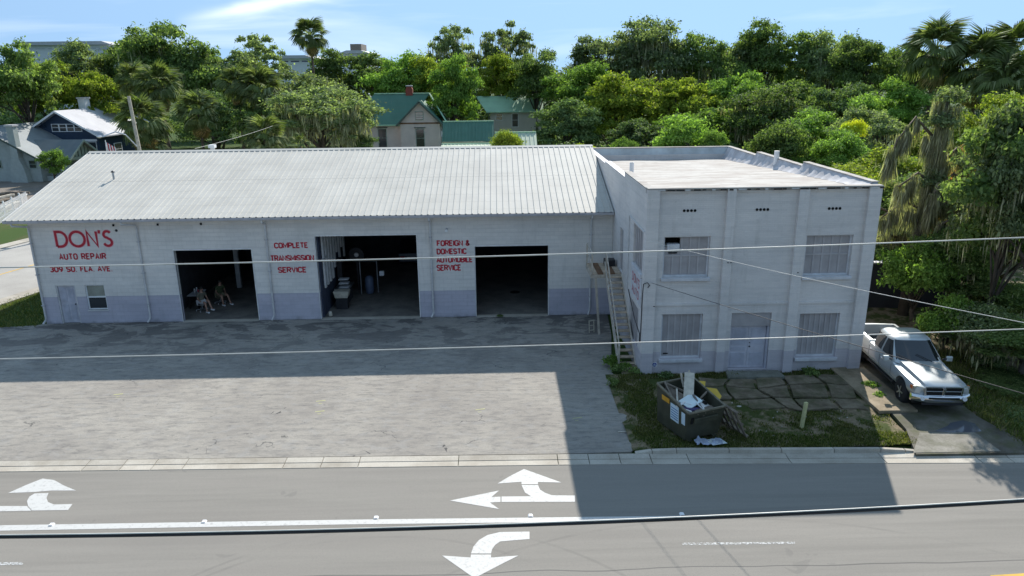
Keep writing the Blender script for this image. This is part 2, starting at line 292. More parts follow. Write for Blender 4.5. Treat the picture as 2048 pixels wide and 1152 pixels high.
def leafmat(name, c1, c2, c3, trans=0.45, hue=0.0):
    t = NT(name); g = t.n.new('ShaderNodeNewGeometry'); isl = g.outputs['Random Per Island']
    n = t.noise(0.7, 3, vec=t.pos); r = t.rand()
    c = t.mix(t.ramp(n, (0.38, 0.0), (0.64, 1.0)), c1, c2); c = t.mix(t.ramp(isl, (0.55, 0.0), (1.0, 0.85)), c, c3)
    c = t.mix(1.0, c, t.ramp(isl, (0.0, 0.62), (0.9, 1.15)), 'MULTIPLY'); c = t.mix(1.0, c, t.ramp(r, (0.0, 0.75), (1.0, 1.15)), 'MULTIPLY')
    t.fin(c, 0.75, 0, 0.08); tr = t.n.new('ShaderNodeBsdfTranslucent'); t.l.new(t.mix(1.0, c, (1.5, 1.7, 0.7), 'MULTIPLY'), tr.inputs[0])
    ms = t.n.new('ShaderNodeMixShader'); ms.inputs[0].default_value = trans; t.l.new(t.b.outputs[0], ms.inputs[1]); t.l.new(tr.outputs[0], ms.inputs[2]); t.l.new(ms.outputs[0], t.out.inputs[0]); return t.m
M['oak'] = leafmat('oak_leaves', (0.116, 0.180, 0.058), (0.180, 0.254, 0.088), (0.276, 0.328, 0.138))
M['grey'] = leafmat('greyish_leaves', (0.159, 0.212, 0.106), (0.234, 0.286, 0.149), (0.361, 0.403, 0.234))
M['yel'] = leafmat('yellow_green_leaves', (0.190, 0.276, 0.043), (0.308, 0.371, 0.058), (0.423, 0.423, 0.085), 0.4)
M['bright'] = leafmat('bright_green_leaves', (0.15, 0.26, 0.055), (0.21, 0.32, 0.075), (0.30, 0.42, 0.12), 0.4)
M['dark'] = leafmat('dark_leaves', (0.098, 0.161, 0.065), (0.179, 0.253, 0.098), (0.285, 0.357, 0.161), 0.3)
M['rustl'] = leafmat('rusty_leaves', (0.339, 0.190, 0.085), (0.212, 0.234, 0.095), (0.551, 0.234, 0.127), 0.35)
M['yellowl'] = leafmat('yellow_leaves', (0.635, 0.592, 0.043), (0.423, 0.508, 0.063), (0.672, 0.672, 0.063), 0.4)
M['palm'] = leafmat('palm_blades', (0.15, 0.20, 0.065), (0.20, 0.235, 0.10), (0.32, 0.34, 0.19), 0.3)
M['palmd'] = leafmat('dead_palm_blades', (0.550, 0.412, 0.194), (0.358, 0.305, 0.139), (0.771, 0.550, 0.305), 0.3)
M['moss'] = leafmat('spanish_moss', (0.361, 0.339, 0.212), (0.276, 0.276, 0.180), (0.551, 0.530, 0.361), 0.3)
M['grass'] = leafmat('grass_blades', (0.10, 0.15, 0.035), (0.16, 0.17, 0.06), (0.27, 0.24, 0.11), 0.35)
M['bark'] = simple('bark', (0.10, 0.085, 0.07), 0.9, var=0.4, sc=3, bump=0.6, bsc=12)
M['barkp'] = simple('palm_bark', (0.16, 0.12, 0.09), 0.9, var=0.4, sc=3, bump=0.6, bsc=14)

# ------------------------------------------------------------------ mesh helpers
def mesh(name, v, f, m, smooth=False):
    me = bpy.data.meshes.new(name); me.from_pydata([tuple(map(float, p)) for p in v], [], f); me.materials.append(m)
    if smooth: me.polygons.foreach_set('use_smooth', [True] * len(me.polygons))
    me.update(); return me
def link(name, me, parent=None, loc=None, rot=None, sc=None):
    o = bpy.data.objects.new(name, me); col.objects.link(o)
    if parent is not None: o.parent = parent
    if loc is not None: o.location = loc
    if rot is not None: o.rotation_euler = rot
    if sc is not None: o.scale = sc if isinstance(sc, (tuple, list)) else (sc,) * 3
    return o
def tag(o, label=None, cat=None, group=None, kind=None):
    if label: o['label'] = label
    if cat: o['category'] = cat
    if group: o['group'] = group
    if kind: o['kind'] = kind
    return o
def empty(name, loc=(0, 0, 0), rz=0, label=None, cat=None, group=None, kind=None):
    o = bpy.data.objects.new(name, None); o.empty_display_size = 0.3; col.objects.link(o); o.location = loc; o.rotation_euler = (0, 0, rz); return tag(o, label, cat, group, kind)
def kids(o): return [c for c in bpy.data.objects if c.parent == o]
def copytree(o, parent=None):
    c = o.copy(); col.objects.link(c); c.parent = parent
    for ch in o.children: copytree(ch, c)
    return c

class MB:
    def __init__(s): s.v = []; s.f = []
    def add(s, v, f): b = len(s.v); s.v += [tuple(p) for p in v]; s.f += [tuple(b + i for i in q) for q in f]; return s
    def box(s, a, b, rz=0, c=None):
        (x0, y0, z0), (x1, y1, z1) = a, b
        v = [(x0, y0, z0), (x1, y0, z0), (x1, y1, z0), (x0, y1, z0), (x0, y0, z1), (x1, y0, z1), (x1, y1, z1), (x0, y1, z1)]
        if rz:
            cx, cy = c if c else ((x0 + x1) / 2, (y0 + y1) / 2); C, S = math.cos(rz), math.sin(rz); v = [(cx + (x - cx) * C - (y - cy) * S, cy + (x - cx) * S + (y - cy) * C, z) for x, y, z in v]
        return s.add(v, [(0, 3, 2, 1), (4, 5, 6, 7), (0, 1, 5, 4), (1, 2, 6, 5), (2, 3, 7, 6), (3, 0, 4, 7)])
    def bar(s, p, q, w, h=None, up=(0, 0, 1)):
        p, q = Vector(p), Vector(q); h = h or w; d = (q - p).normalized(); u = Vector(up)
        if abs(d.dot(u)) > .98: u = Vector((0, 1, 0))
        r = d.cross(u).normalized() * w / 2; u2 = r.cross(d).normalized() * h / 2
        v = [p - r - u2, p + r - u2, p + r + u2, p - r + u2, q - r - u2, q + r - u2, q + r + u2, q - r + u2]
        return s.add(v, [(0, 1, 2, 3), (7, 6, 5, 4), (0, 4, 5, 1), (1, 5, 6, 2), (2, 6, 7, 3), (3, 7, 4, 0)])
    def tube(s, pts, rad, n=8, cap=True):
        P = [Vector(p) for p in pts]; rs = rad if isinstance(rad, (list, tuple)) else [rad] * len(P); b = len(s.v); prev = None
        for i, p in enumerate(P):
            d = (P[min(i + 1, len(P) - 1)] - P[max(i - 1, 0)]).normalized()
            if prev is None: a = Vector((0, 0, 1)) if abs(d.z) < .9 else Vector((1, 0, 0)); r = d.cross(a).normalized()
            else: r = (prev - d * prev.dot(d)).normalized()
            prev = r; u = d.cross(r)
            for k in range(n): t = 2 * math.pi * k / n; s.v.append(tuple(p + (r * math.cos(t) + u * math.sin(t)) * rs[i]))
        for i in range(len(P) - 1):
            for k in range(n): a = b + i * n + k; c = b + i * n + (k + 1) % n; s.f.append((a, c, c + n, a + n))
        if cap: s.f.append(tuple(b + k for k in range(n))[::-1]); s.f.append(tuple(b + (len(P) - 1) * n + k for k in range(n)))
        return s
    def prism(s, poly, d0, d1, fn):
        """polygon (a,b) extruded between d0 and d1; fn(a,b,d) -> xyz"""
        n = len(poly); v = [fn(a, b, d0) for a, b in poly] + [fn(a, b, d1) for a, b in poly]
        return s.add(v, [tuple(range(n))[::-1], tuple(range(n, 2 * n))] + [(i, (i + 1) % n, n + (i + 1) % n, n + i) for i in range(n)])
    def lathe(s, prof, c=(0, 0, 0), n=16, axis='z'):
        b = len(s.v)
        for r, h in prof:
            for k in range(n):
                t = 2 * math.pi * k / n; a, bb = r * math.cos(t), r * math.sin(t)
                s.v.append((c[0] + a, c[1] + bb, c[2] + h) if axis == 'z' else ((c[0] + h, c[1] + a, c[2] + bb) if axis == 'x' else (c[0] + a, c[1] + h, c[2] + bb)))
        for i in range(len(prof) - 1):
            for k in range(n): a = b + i * n + k; d = b + i * n + (k + 1) % n; s.f.append((a, d, d + n, a + n))
        s.f.append(tuple(b + k for k in range(n))[::-1]); s.f.append(tuple(b + (len(prof) - 1) * n + k for k in range(n))); return s
    def obj(s, name, m, parent=None, smooth=False, bevel=0.0, **k):
        me = mesh(name, s.v, s.f, m, smooth); o = link(name, me, parent, **k)
        if bevel: b = o.modifiers.new('bevel', 'BEVEL'); b.width = bevel; b.segments = 2; b.limit_method = 'ANGLE'
        return o
def XZ(y): return lambda a, b, d: (a, y + d, b)

def wall(u0, u1, v0, v1, d0, d1, holes, fn):
    """wall slab with rectangular holes; fn(u, v, d)->xyz"""
    us = sorted({u0, u1} | {h[0] for h in holes} | {h[1] for h in holes}); vs = sorted({v0, v1} | {h[2] for h in holes} | {h[3] for h in holes})
    def full(i, j):
        if i < 0 or j < 0 or i >= len(us) - 1 or j >= len(vs) - 1: return False
        cu, cv = (us[i] + us[i + 1]) / 2, (vs[j] + vs[j + 1]) / 2
        return not any(h[0] < cu < h[1] and h[2] < cv < h[3] for h in holes)
    mb = MB()
    for i in range(len(us) - 1):
        for j in range(len(vs) - 1):
            if not full(i, j): continue
            a, b, c, d = us[i], us[i + 1], vs[j], vs[j + 1]
            q = lambda *p: mb.add([fn(*x) for x in p], [(0, 1, 2, 3)])
            q((a, c, d0), (b, c, d0), (b, d, d0), (a, d, d0)); q((a, c, d1), (a, d, d1), (b, d, d1), (b, c, d1))
            if not full(i - 1, j): q((a, c, d0), (a, d, d0), (a, d, d1), (a, c, d1))
            if not full(i + 1, j): q((b, c, d0), (b, c, d1), (b, d, d1), (b, d, d0))
            if not full(i, j - 1): q((a, c, d0), (a, c, d1), (b, c, d1), (b, c, d0))
            if not full(i, j + 1): q((a, d, d0), (b, d, d0), (b, d, d1), (a, d, d1))
    return mb
FX = lambda u, v, d: (u, d, v)       # wall facing -y, depth along y
FY = lambda u, v, d: (d, u, v)       # wall facing -x, depth along x

# ------------------------------------------------------------------ stroke lettering
def arc(cx, cy, rx, ry, a0, a1, n=10): return [(cx + rx * math.cos(R(a0 + (a1 - a0) * i / n)), cy + ry * math.sin(R(a0 + (a1 - a0) * i / n))) for i in range(n + 1)]
def rrect(w, r=0.3): return arc(w - r, 1 - r, r, r, 90, 0, 5) + arc(w - r, r, r, r, 0, -90, 5) + arc(r, r, r, r, -90, -180, 5) + arc(r, 1 - r, r, r, 180, 90, 5)
W = 0.55
SS = arc(W / 2, .75, W / 2, .25, 20, 180, 8) + arc(W / 2, .75, W / 2, .25, 190, 265, 4) + arc(W / 2, .25, W / 2, .25, 85, -160, 12)
GL = {'A': (W, [[(0, 0), (W / 2, 1), (W, 0)], [(.09, .32), (W - .09, .32)]]), 'B': (W, [[(0, 0), (0, 1), (W * .6, 1)] + arc(W * .6, .76, W * .35, .24, 90, -90, 6) + [(0, .52)], [(W * .6, .52)] + arc(W * .6, .26, W * .4, .26, 90, -90, 6) + [(0, 0)]]),
      'C': (W, [arc(W - .25, .75, .25, .25, 10, 90, 5) + arc(.25, .75, .25, .25, 90, 180, 5) + arc(.25, .25, .25, .25, 180, 270, 5) + arc(W - .25, .25, .25, .25, 270, 350, 5)]),
      'D': (W, [[(0, 0), (0, 1), (W * .4, 1)] + arc(W * .4, .6, W * .6, .4, 90, 0, 5) + arc(W * .4, .4, W * .6, .4, 0, -90, 5) + [(0, 0)]]),
      'E': (W * .85, [[(W * .85, 1), (0, 1), (0, 0), (W * .85, 0)], [(0, .52), (W * .7, .52)]]), 'F': (W * .85, [[(W * .85, 1), (0, 1), (0, 0)], [(0, .52), (W * .7, .52)]]),
      'G': (W, [arc(W - .25, .75, .25, .25, 10, 90, 5) + arc(.25, .75, .25, .25, 90, 180, 5) + arc(.25, .25, .25, .25, 180, 270, 5) + arc(W - .25, .25, .25, .25, 270, 360, 5) + [(W, .48), (W * .55, .48)]]),
      'I': (0.06, [[(.03, 0), (.03, 1)]]), 'L': (W * .8, [[(0, 1), (0, 0), (W * .8, 0)]]), 'M': (.7, [[(0, 0), (0, 1), (.35, .25), (.7, 1), (.7, 0)]]), 'N': (W, [[(0, 0), (0, 1), (W, 0), (W, 1)]]),
      'O': (W, [rrect(W, .26) + [None]]), 'P': (W, [[(0, 0), (0, 1), (W * .6, 1)] + arc(W * .6, .74, W * .4, .26, 90, -90, 7) + [(0, .48)]]),
      'R': (W, [[(0, 0), (0, 1), (W * .6, 1)] + arc(W * .6, .75, W * .4, .25, 90, -90, 7) + [(0, .5)], [(W * .5, .5), (W, 0)]]), 'S': (W, [SS]),
      'T': (W, [[(0, 1), (W, 1)], [(W / 2, 1), (W / 2, 0)]]), 'U': (W, [[(0, 1)] + arc(W / 2, .27, W / 2, .27, 180, 360, 9) + [(W, 1)]]), 'V': (W, [[(0, 1), (W / 2, 0), (W, 1)]]),
      '&': (W * 1.05, [[(W, 0), (.12, .72)] + arc(.25, .82, .13, .17, 200, 0, 8) + [(.3, .6), (.05, .4)] + arc(.24, .22, .22, .22, 150, 290, 6) + [(W, .42)]]),
      '3': (W, [arc(W / 2, .75, W / 2, .25, 150, -90, 8), arc(W / 2, .26, W / 2, .26, 90, -150, 8)]), '0': (W, [rrect(W, .26) + [None]]),
      '9': (W, [arc(W / 2, .7, W / 2, .3, 0, 360, 12), [(W, .7), (W * .8, .25), (W * .35, 0)]]), '.': (.08, [[(0, .0), (.09, .0)]]), "'": (.05, [[(.04, 1.08), (0, .85)]]), ' ': (.25, [])}
WIDE = dict(GL); WIDE['O'] = (1.0, [arc(.5, .5, .5, .5, 0, 345, 22) + [None]]); WIDE['D'] = (.72, [[(0, 0), (0, 1), (.25, 1)] + arc(.25, .5, .47, .5, 90, -90, 14)[1:] + [(0, 0)]]); WIDE['N'] = (.62, [[(0, 0), (0, 1), (.62, 0), (.62, 1)]])
WIDE['S'] = (.55, [arc(.29, .76, .24, .24, 30, 180, 7) + arc(.29, .76, .24, .2, 200, 260, 3) + arc(.27, .25, .27, .25, 75, -165, 11)])
def ribbon(mb, pts, t, fn, d):
    closed = pts[-1] is None
    if closed: pts = pts[:-1]
    q = [pts[0]]
    for p in pts[1:]:
        if math.hypot(p[0] - q[-1][0], p[1] - q[-1][1]) > 1e-4: q.append(p)
    n = len(q); L, Rr = [], []
    for i in range(n):
        a = q[i - 1] if (i or closed) else None; b = q[(i + 1) % n] if (i < n - 1 or closed) else None; p = q[i]
        def nd(u, v): l = math.hypot(v[0] - u[0], v[1] - u[1]) or 1; return (-(v[1] - u[1]) / l, (v[0] - u[0]) / l)
        if a is None: m = nd(p, b); k = 1
        elif b is None: m = nd(a, p); k = 1
        else:
            n1, n2 = nd(a, p), nd(p, b); m = (n1[0] + n2[0], n1[1] + n2[1]); l = math.hypot(*m)
            if l < 1e-3: m = n1; k = 1
            else: m = (m[0] / l, m[1] / l); k = min(1.7, 1 / max(.3, m[0] * n1[0] + m[1] * n1[1]))
        L.append((p[0] + m[0] * t / 2 * k, p[1] + m[1] * t / 2 * k)); Rr.append((p[0] - m[0] * t / 2 * k, p[1] - m[1] * t / 2 * k))
    mb.add([fn(x, z, d) for x, z in L] + [fn(x, z, d) for x, z in Rr], [(i, (i + 1) % n, n + (i + 1) % n, n + i) for i in range(n if closed else n - 1)])
def lettering(text, u0, u1, v0, v1, fn, m, parent, t=0.05, glyphs=GL, label=None, d0=0.0, gap=None):
    gap = gap if gap is not None else .2; tot = sum(glyphs[c][0] for c in text) + gap * (len(text) - 1); sx, sy = (u1 - u0 - t) / tot, (v1 - v0 - t); x = 0; mb = MB(); k = 0
    for c in text:
        w, st = glyphs[c]
        for s in st:
            P = [None if p is None else (u0 + t / 2 + (x + p[0]) * sx, v0 + t / 2 + p[1] * sy) for p in s]
            ribbon(mb, P, t, fn, d0 - 0.0007 * (k % 3)); k += 1
        x += w + gap
    return tag(mb.obj('lettering', m, parent), label)

# ================================================================== SETTING
def sheet(name, poly, z, m, kind='structure', label=None, thick=0.0):
    mb = MB(); P = [(x, y, z) for x, y in poly]; n = len(P)
    if thick: Q = [(x, y, z - thick) for x, y in poly]; mb.add(P + Q, [tuple(range(n))] + [(i, n + i, n + (i + 1) % n, (i + 1) % n) for i in range(n)])
    else: mb.add(P, [tuple(range(n))])
    o = mb.obj(name, m); me = o.data
    if me.polygons[0].normal.z < 0: me.flip_normals()
    return tag(o, label, None, None, kind)
def grid(name, x0, x1, y0, y1, step, zf, m):
    nx, ny = int((x1 - x0) / step) + 1, int((y1 - y0) / step) + 1
    v = [(x0 + (x1 - x0) * i / nx, y0 + (y1 - y0) * j / ny, 0) for j in range(ny + 1) for i in range(nx + 1)]; v = [(x, y, zf(x, y)) for x, y, _ in v]
    f = [(j * (nx + 1) + i, j * (nx + 1) + i + 1, (j + 1) * (nx + 1) + i + 1, (j + 1) * (nx + 1) + i) for j in range(ny) for i in range(nx)]
    return tag(link(name, mesh(name, v, f, m, True)), kind='structure')
sheet('ground', [(-1500, -300), (1500, -300), (1500, 2500), (-1500, 2500)], -0.05, M['lawn'])
sheet('road', [(-80, -45), (90, -45), (90, -15.62), (17, -15.42), (3, -14.86), (-16, -14.56), (-80, -13.9)], -0.012, M['road'])
lotp = [(-16.5, -13.95), (-30, -13.75), (-34, -6), (-25.2, -.42), (-23.4, -.2), (-23.2, 0.02), (4.7, 0.05), (5.55, 0.05), (5.3, -3)]
for i, (x, y) in enumerate([(4.75, -6.6), (4.62, -7.6), (4.8, -8.3), (5.2, -9.1), (5.35, -9.8), (5.0, -10.6), (5.15, -11.4), (4.9, -12.2), (4.98, -12.9), (4.75, -13.5), (4.25, -14.2), (2.5, -14.24)]): lotp.append((x, y))
sheet('parking_lot', lotp, 0.012, M['lot'], thick=0.06)
# side street on the left with its pale kerb strip and grass
sd = Vector((0.27, 0.963)); sn = Vector((0.963, -0.27))
def sp(u, v): p = Vector((-28.3, 4.4)) + sd * u + sn * v; return (p.x, p.y)
sheet('side_street', [sp(-40, 0), sp(120, 0), sp(120, -11.5), sp(-40, -11.5)], -0.02, M['streetc'])
sheet('street_centre_line', [sp(-40, -4.9), sp(120, -4.9), sp(120, -5.05), sp(-40, -5.05)], -0.014, M['ylw'])
sheet('gravel_lot', [(-62, 32), (-36, 36), (-38, 56), (-75, 62)], -0.03, M['gravel'])
kb = empty('side_street_kerb', kind='structure')
for i in range(14):
    a, b = -20 + i * 3.0, -17.03 + i * 3.0; mb = MB(); P = [sp(a, 0.02), sp(b, 0.02), sp(b, 1.0), sp(a, 1.0)]
    mb.add([(x, y, -.06) for x, y in P] + [(x, y, .03) for x, y in P], [(0, 3, 2, 1), (4, 5, 6, 7), (0, 1, 5, 4), (1, 2, 6, 5), (2, 3, 7, 6), (3, 0, 4, 7)]); mb.obj('kerb_slab', M['gutterc'], kb)
    mb = MB(); P = [sp(a, -12.6), sp(b, -12.6), sp(b, -11.52), sp(a, -11.52)]
    mb.add([(x, y, -.06) for x, y in P] + [(x, y, .03) for x, y in P], [(0, 3, 2, 1), (4, 5, 6, 7), (0, 1, 5, 4), (1, 2, 6, 5), (2, 3, 7, 6), (3, 0, 4, 7)]); mb.obj('kerb_slab', M['gutterc'], kb)
# gutter strip between lot and road: cast lengths with open joints
def gy(x): return -14.0 - 0.017 * (x + 16) if x < 3 else -14.32 - 0.033 * (x - 3)
gt = empty('kerb_and_gutter', kind='structure'); x = -40.0; rnd.seed(3)
while x < 40:
    w = rnd.choice([3.0, 1.0, 3.1, 3.2, 1.2]); x1 = x + w
    for a, b, z0, z1 in ((0.0, -.30, .03, .012), (-.308, -.62, -.002, .002)):
        mb = MB(); P = [(x + .012, gy(x) + a, z0), (x1 - .012, gy(x1) + a, z0), (x1 - .012, gy(x1) + b, z1), (x + .012, gy(x) + b, z1)]
        mb.add([(p[0], p[1], p[2] - .12) for p in P] + P, [(0, 1, 2, 3), (4, 7, 6, 5), (0, 4, 5, 1), (1, 5, 6, 2), (2, 6, 7, 3), (3, 7, 4, 0)]); mb.obj('gutter_slab', M['gutterc'], gt)
    x = x1
segs = [(4.35, .04), (4.9, .12), (5.7, .15), (7.4, .15), (9.1, .15), (10.8, .15), (12.3, .15), (13.1, .10), (13.75, .035)]
for (a, za), (b, zb) in zip(segs, segs[1:]):
    mb = MB(); y0a, y0b = gy(a) - .02, gy(b) - .02
    P = [(a + .01, y0a, 0), (b - .01, y0b, 0), (b - .01, y0b + .17, 0), (a + .01, y0a + .17, 0)]; zz_ = [za, zb, zb, za]
    mb.add([(p[0], p[1], 0.004) for p in P] + [(p[0], p[1] + (.03 if k < 2 else 0), z + .004) for k, (p, z) in enumerate(zip(P, zz_))], [(0, 3, 2, 1), (4, 5, 6, 7), (0, 1, 5, 4), (1, 2, 6, 5), (2, 3, 7, 6), (3, 0, 4, 7)]); mb.obj('kerb_stone', M['gutterc'], gt, bevel=.012)

# patchy ground in front of the brick building, driveway
def gz(x, y): return 0.035 + 0.05 * math.sin(x * 1.7 + y) * math.sin(y * 1.3) + 0.03 * math.sin(x * 4.1) * math.cos(y * 3.7) + (0.03 if y > -9.5 else 0)
gr = grid('grass_verge', 4.3, 13.9, -14.18, -7.9, 0.18, gz, M['dirt'])
grid('wooded_verge', 17.0, 34, -15.2, 12, 0.8, lambda x, y: 0.02 + .05 * math.sin(x * 2 + y * 1.3), M['dirt'])
sheet('driveway', [(13.3, -14.9), (17.4, -14.95), (16.9, -12.3), (17.3, -6), (17.8, 6), (14.75, 6), (14.75, -7.9), (14.05, -12), (13.9, -13.2)], 0.10, M['drive'], thick=0.12)
pv = empty('broken_patio', kind='structure'); rnd.seed(11)
sheet('driveway_apron', [(13.25, -14.82), (16.1, -14.84), (16.05, -13.55), (14.2, -13.5), (13.9, -13.9)], 0.112, M['apronc'], thick=0.02)
mb = MB().box((13.6, -11.95, .06), (15.0, -7.9, .19)); s = mb.obj('slab', M['slabl'], pv, bevel=.02)
bm_ = [(12.9, -8.9), (13.55, -8.9), (13.6, -11.9), (12.4, -11.9)]
def slab(poly, z, m, th=.08):
    n = len(poly); mb = MB(); zs = [z + rnd.uniform(-.02, .02) for _ in poly]
    mb.add([(x, y, z - th) for x, y in poly] + [(x, y, q) for (x, y), q in zip(poly, zs)], [tuple(range(n))[::-1], tuple(range(n, 2 * n))] + [(i, (i + 1) % n, n + (i + 1) % n, n + i) for i in range(n)]); return mb.obj('slab', m, pv, bevel=.015)
nx, ny = 5, 3; gp = {}
for i in range(nx + 1):
    for j in range(ny + 1): gp[i, j] = (7.9 + i * 1.13 + rnd.uniform(-.35, .35) * (0 < i), -11.6 + j * 1.02 + rnd.uniform(-.22, .22))
for i in range(nx):
    for j in range(ny):
        c = [gp[i, j], gp[i + 1, j], gp[i + 1, j + 1], gp[i, j + 1]]; mxx = sum(p[0] for p in c) / 4; myy = sum(p[1] for p in c) / 4
        poly = []
        for k, p in enumerate(c):
            q = c[(k + 1) % 4]; poly.append((mxx + (p[0] - mxx) * .90, myy + (p[1] - myy) * .88)); t = rnd.uniform(.3, .7); f = rnd.uniform(.82, .97); poly.append((mxx + ((p[0] + (q[0] - p[0]) * t) - mxx) * f, myy + ((p[1] + (q[1] - p[1]) * t) - myy) * f))
        if rnd.random() < (.25 if j == 0 else .03): continue
        slab(poly, .15 if j else .12, M['slabc'])
slab([(9.1, -8.75), (11.4, -8.75), (11.35, -8.12), (9.2, -8.12)], .20, conc('door_step', (.26, .26, .22), (.13, .13, .1), 1.5, .4), .15)
slab([(5.0, -8.95), (5.95, -9.35), (5.75, -7.75), (5.0, -7.6)], .07, M['slabl'], .07); slab([(5.05, -7.55), (5.75, -7.55), (5.75, -7.2), (5.05, -7.2)], .16, M['slabc'], .15)
tag(sheet('puddle', [G(1868, 868)[:2], G(1930, 873)[:2], G(1962, 868)[:2], G(1948, 852)[:2], G(1925, 846)[:2], G(1900, 851)[:2], G(1893, 858)[:2]], 0.108, M['wet']), kind='structure')

# ------------------------------------------------------------------ road markings
def mark(name, polys, label, cat, m='paint', z=-0.007):
    mb = MB()
    for poly in polys:
        P = [G(a, b, z) for a, b in poly]; mb.add(P, [tuple(range(len(P)))])
    o = mb.obj(name, M[m])
    for p in o.data.polygons:
        if p.normal.z < 0: p.flip()
    return tag(o, label, cat)
AR = 'road arrow'
mark('road_arrow', [[(85, 957), (108, 960), (128, 971), (152, 981), (103, 981), (68, 984), (16, 986), (52, 970)], [(69, 987), (97, 986), (93, 996), (96, 1004), (108, 1009), (145, 1008), (136, 1020), (64, 1021), (56, 1012), (54, 1002), (59, 993)], [(-30, 1012), (54, 1012), (63, 1021.5), (-30, 1023)]], 'white turn arrow at the left edge of the road bending towards the parking lot', AR)
mark('road_arrow', [[(1048, 938), (1123, 965), (1076, 964), (1076, 968.5), (1043, 968.5), (1043, 963.5), (995, 967), (1022, 951)], [(1043, 970), (1076, 970), (1080, 979), (1090, 985.5), (1104, 990.5), (1150, 991), (1150, 1003.5), (1003, 1003.8), (1003, 993), (1062, 992.5), (1050, 985)], [(900, 1001), (998, 981), (983, 994), (1001, 993.2), (1001, 1003.8), (980, 1005), (998, 1018)]], 'white combined straight and turn arrow, the middle one on the far lane', AR)
mark('road_arrow', [[(1059, 1063), (1059, 1078), (1022, 1081), (1000, 1083), (990, 1090), (984, 1099), (982, 1107), (942, 1107), (947, 1093), (958, 1080), (975, 1070), (1000, 1064)], [(942, 1109), (982, 1109), (982, 1115), (1037, 1111), (1003, 1128), (955, 1153), (944, 1153), (884, 1111), (941, 1115)]], 'white curved turn arrow nearest the bottom of the picture, below the solid line', AR)
mark('lane_line', [[(-60, 1051.5), (680, 1039.5), (1366, 1031.5), (1366, 1041), (680, 1049), (-60, 1062.5)]], 'long solid white lane line ending near the building shadow', 'lane line')
mark('worn_lane_dash', [[(1365, 1085.5), (1590, 1083.5), (1590, 1087.5), (1365, 1090)]], 'faint worn white dash on the near lane at the right', 'lane line', 'worn')
mark('worn_lane_dash', [[(-20, 1125), (46, 1124), (46, 1129), (-20, 1131)]], 'faint worn white dash at the bottom left road edge', 'lane line', 'worn')
mark('yellow_line', [[(1980, 1150.5), (2100, 1143.5), (2100, 1160), (1990, 1160)]], 'yellow road line just showing in the bottom right corner', 'lane line', 'ylw')
for i, (px, py) in enumerate(((103, 1049), (408, 1043), (752, 1035), (1061, 1031), (1364, 1028))):
    x, y, _ = G(px, py); t = empty('road_stud', (x, y, -.012), 0, ['raised white road stud farthest left, above the turn arrow stem', 'raised white road stud second from the left along the lane line', 'raised white road stud in the middle, below left of the combined arrow', 'raised white road stud directly below the combined arrow', 'raised white road stud at the right end of the solid line'][i], 'road stud', 'reflective studs along the solid line')
    MB().prism([(-.07, 0), (.07, 0), (.045, .03), (-.045, .03)], -.06, .06, lambda a, b, d: (a, d, b)).obj('stud_body', M['white'], t)
    MB().box((-.035, -.064, .006), (.035, -.059, .024)).obj('reflector', M['steel'], t)
for i, (px, py) in enumerate(((237, 789), (642, 802), (961, 819), (1155, 836), (640, 823))):
    mark('survey_mark', [[(px - 10, py), (px + 9, py - 2.4), (px + 9, py - .8), (px - 10, py + 1.4)], [(px - 5, py + 4.5), (px + 2, py + 4), (px + 2, py + 5), (px - 5, py + 5.6)]], ['faint yellow spray mark on the lot, the leftmost', 'faint yellow spray mark on the lot below the middle garage bay', 'faint yellow spray mark on the lot, third from the left', 'faint yellow spray mark beside the building shadow edge', 'small yellow spray dash just under the second spray mark'][i], 'paint mark', 'ylwm', 0.016)

# ================================================================== REPAIR GARAGE
XL, XR, DP, EZ, RZ, RY, TW = -22.98, 5.70, 16.8, 5.18, 7.72, 8.2, 2
ga = empty('repair_garage', (0, 0, 0), 0, 'long single storey grey block auto repair garage with white ribbed metal roof', 'garage')
bays = [(-16.08, -12.27, 0.02, 3.727), (-9.07, -4.07, 0.02, 4.33), (-1.17, 2.49, 0.02, 3.69)]
holes = bays + [(-22.2, -21.24, 0.02, 2.03), (-20.76, -19.78, .72, 2.04)]
wall(XL, XR, 0.0, EZ, 0, 0.22, holes, FX).obj('front_wall', M['block'], ga)
wall(0.22, DP, 0.0, EZ, XL, XL + .22, [], FY).obj('side_wall', M['block'], ga); wall(0.22, DP, 0, EZ, 5.45, XR - .02, [], FY).obj('side_wall', M['block'], ga); wall(XL, XR, 0, EZ, DP, DP + .22, [], FX).obj('rear_wall', M['block'], ga)
for xx in (XL, ): MB().prism([(0.0, EZ), (2 * RY, EZ), (RY, RZ - .1)], xx, xx + .2, lambda a, b, d: (d, a, b)).obj('gable', M['block'], ga)
MB().box((XL + .22, .0, -.02), (5.4, DP, .022)).obj('floor', M['floorc'], ga)
# inner lining: dark walls and ceiling deck
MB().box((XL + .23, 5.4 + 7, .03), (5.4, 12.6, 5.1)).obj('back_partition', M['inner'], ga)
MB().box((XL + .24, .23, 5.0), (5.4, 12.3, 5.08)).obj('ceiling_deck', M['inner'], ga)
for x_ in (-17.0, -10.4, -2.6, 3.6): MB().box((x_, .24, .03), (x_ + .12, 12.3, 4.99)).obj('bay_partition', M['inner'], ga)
# recess at bay 2: partition with pale wall strips
MB().box((-9.12, .24, .03), (-9.0, 5.4, 5.0)).obj('bay_partition', simple('bay_wall_blue', (0.055, 0.065, 0.10), .8), ga)
for k in range(9):
    yy = .75 + k * .62; z0 = 1.45 if k < 4 else (2.6 if k % 2 else 1.9)
    MB().box((-8.985, yy, z0), (-8.9, yy + .26, 4.9)).obj('wall_batten', M['trim'], ga)
MB().box((-8.99, .55, 2.95), (-8.86, 1.35, 3.02)).obj('shelf', M['down'], ga)
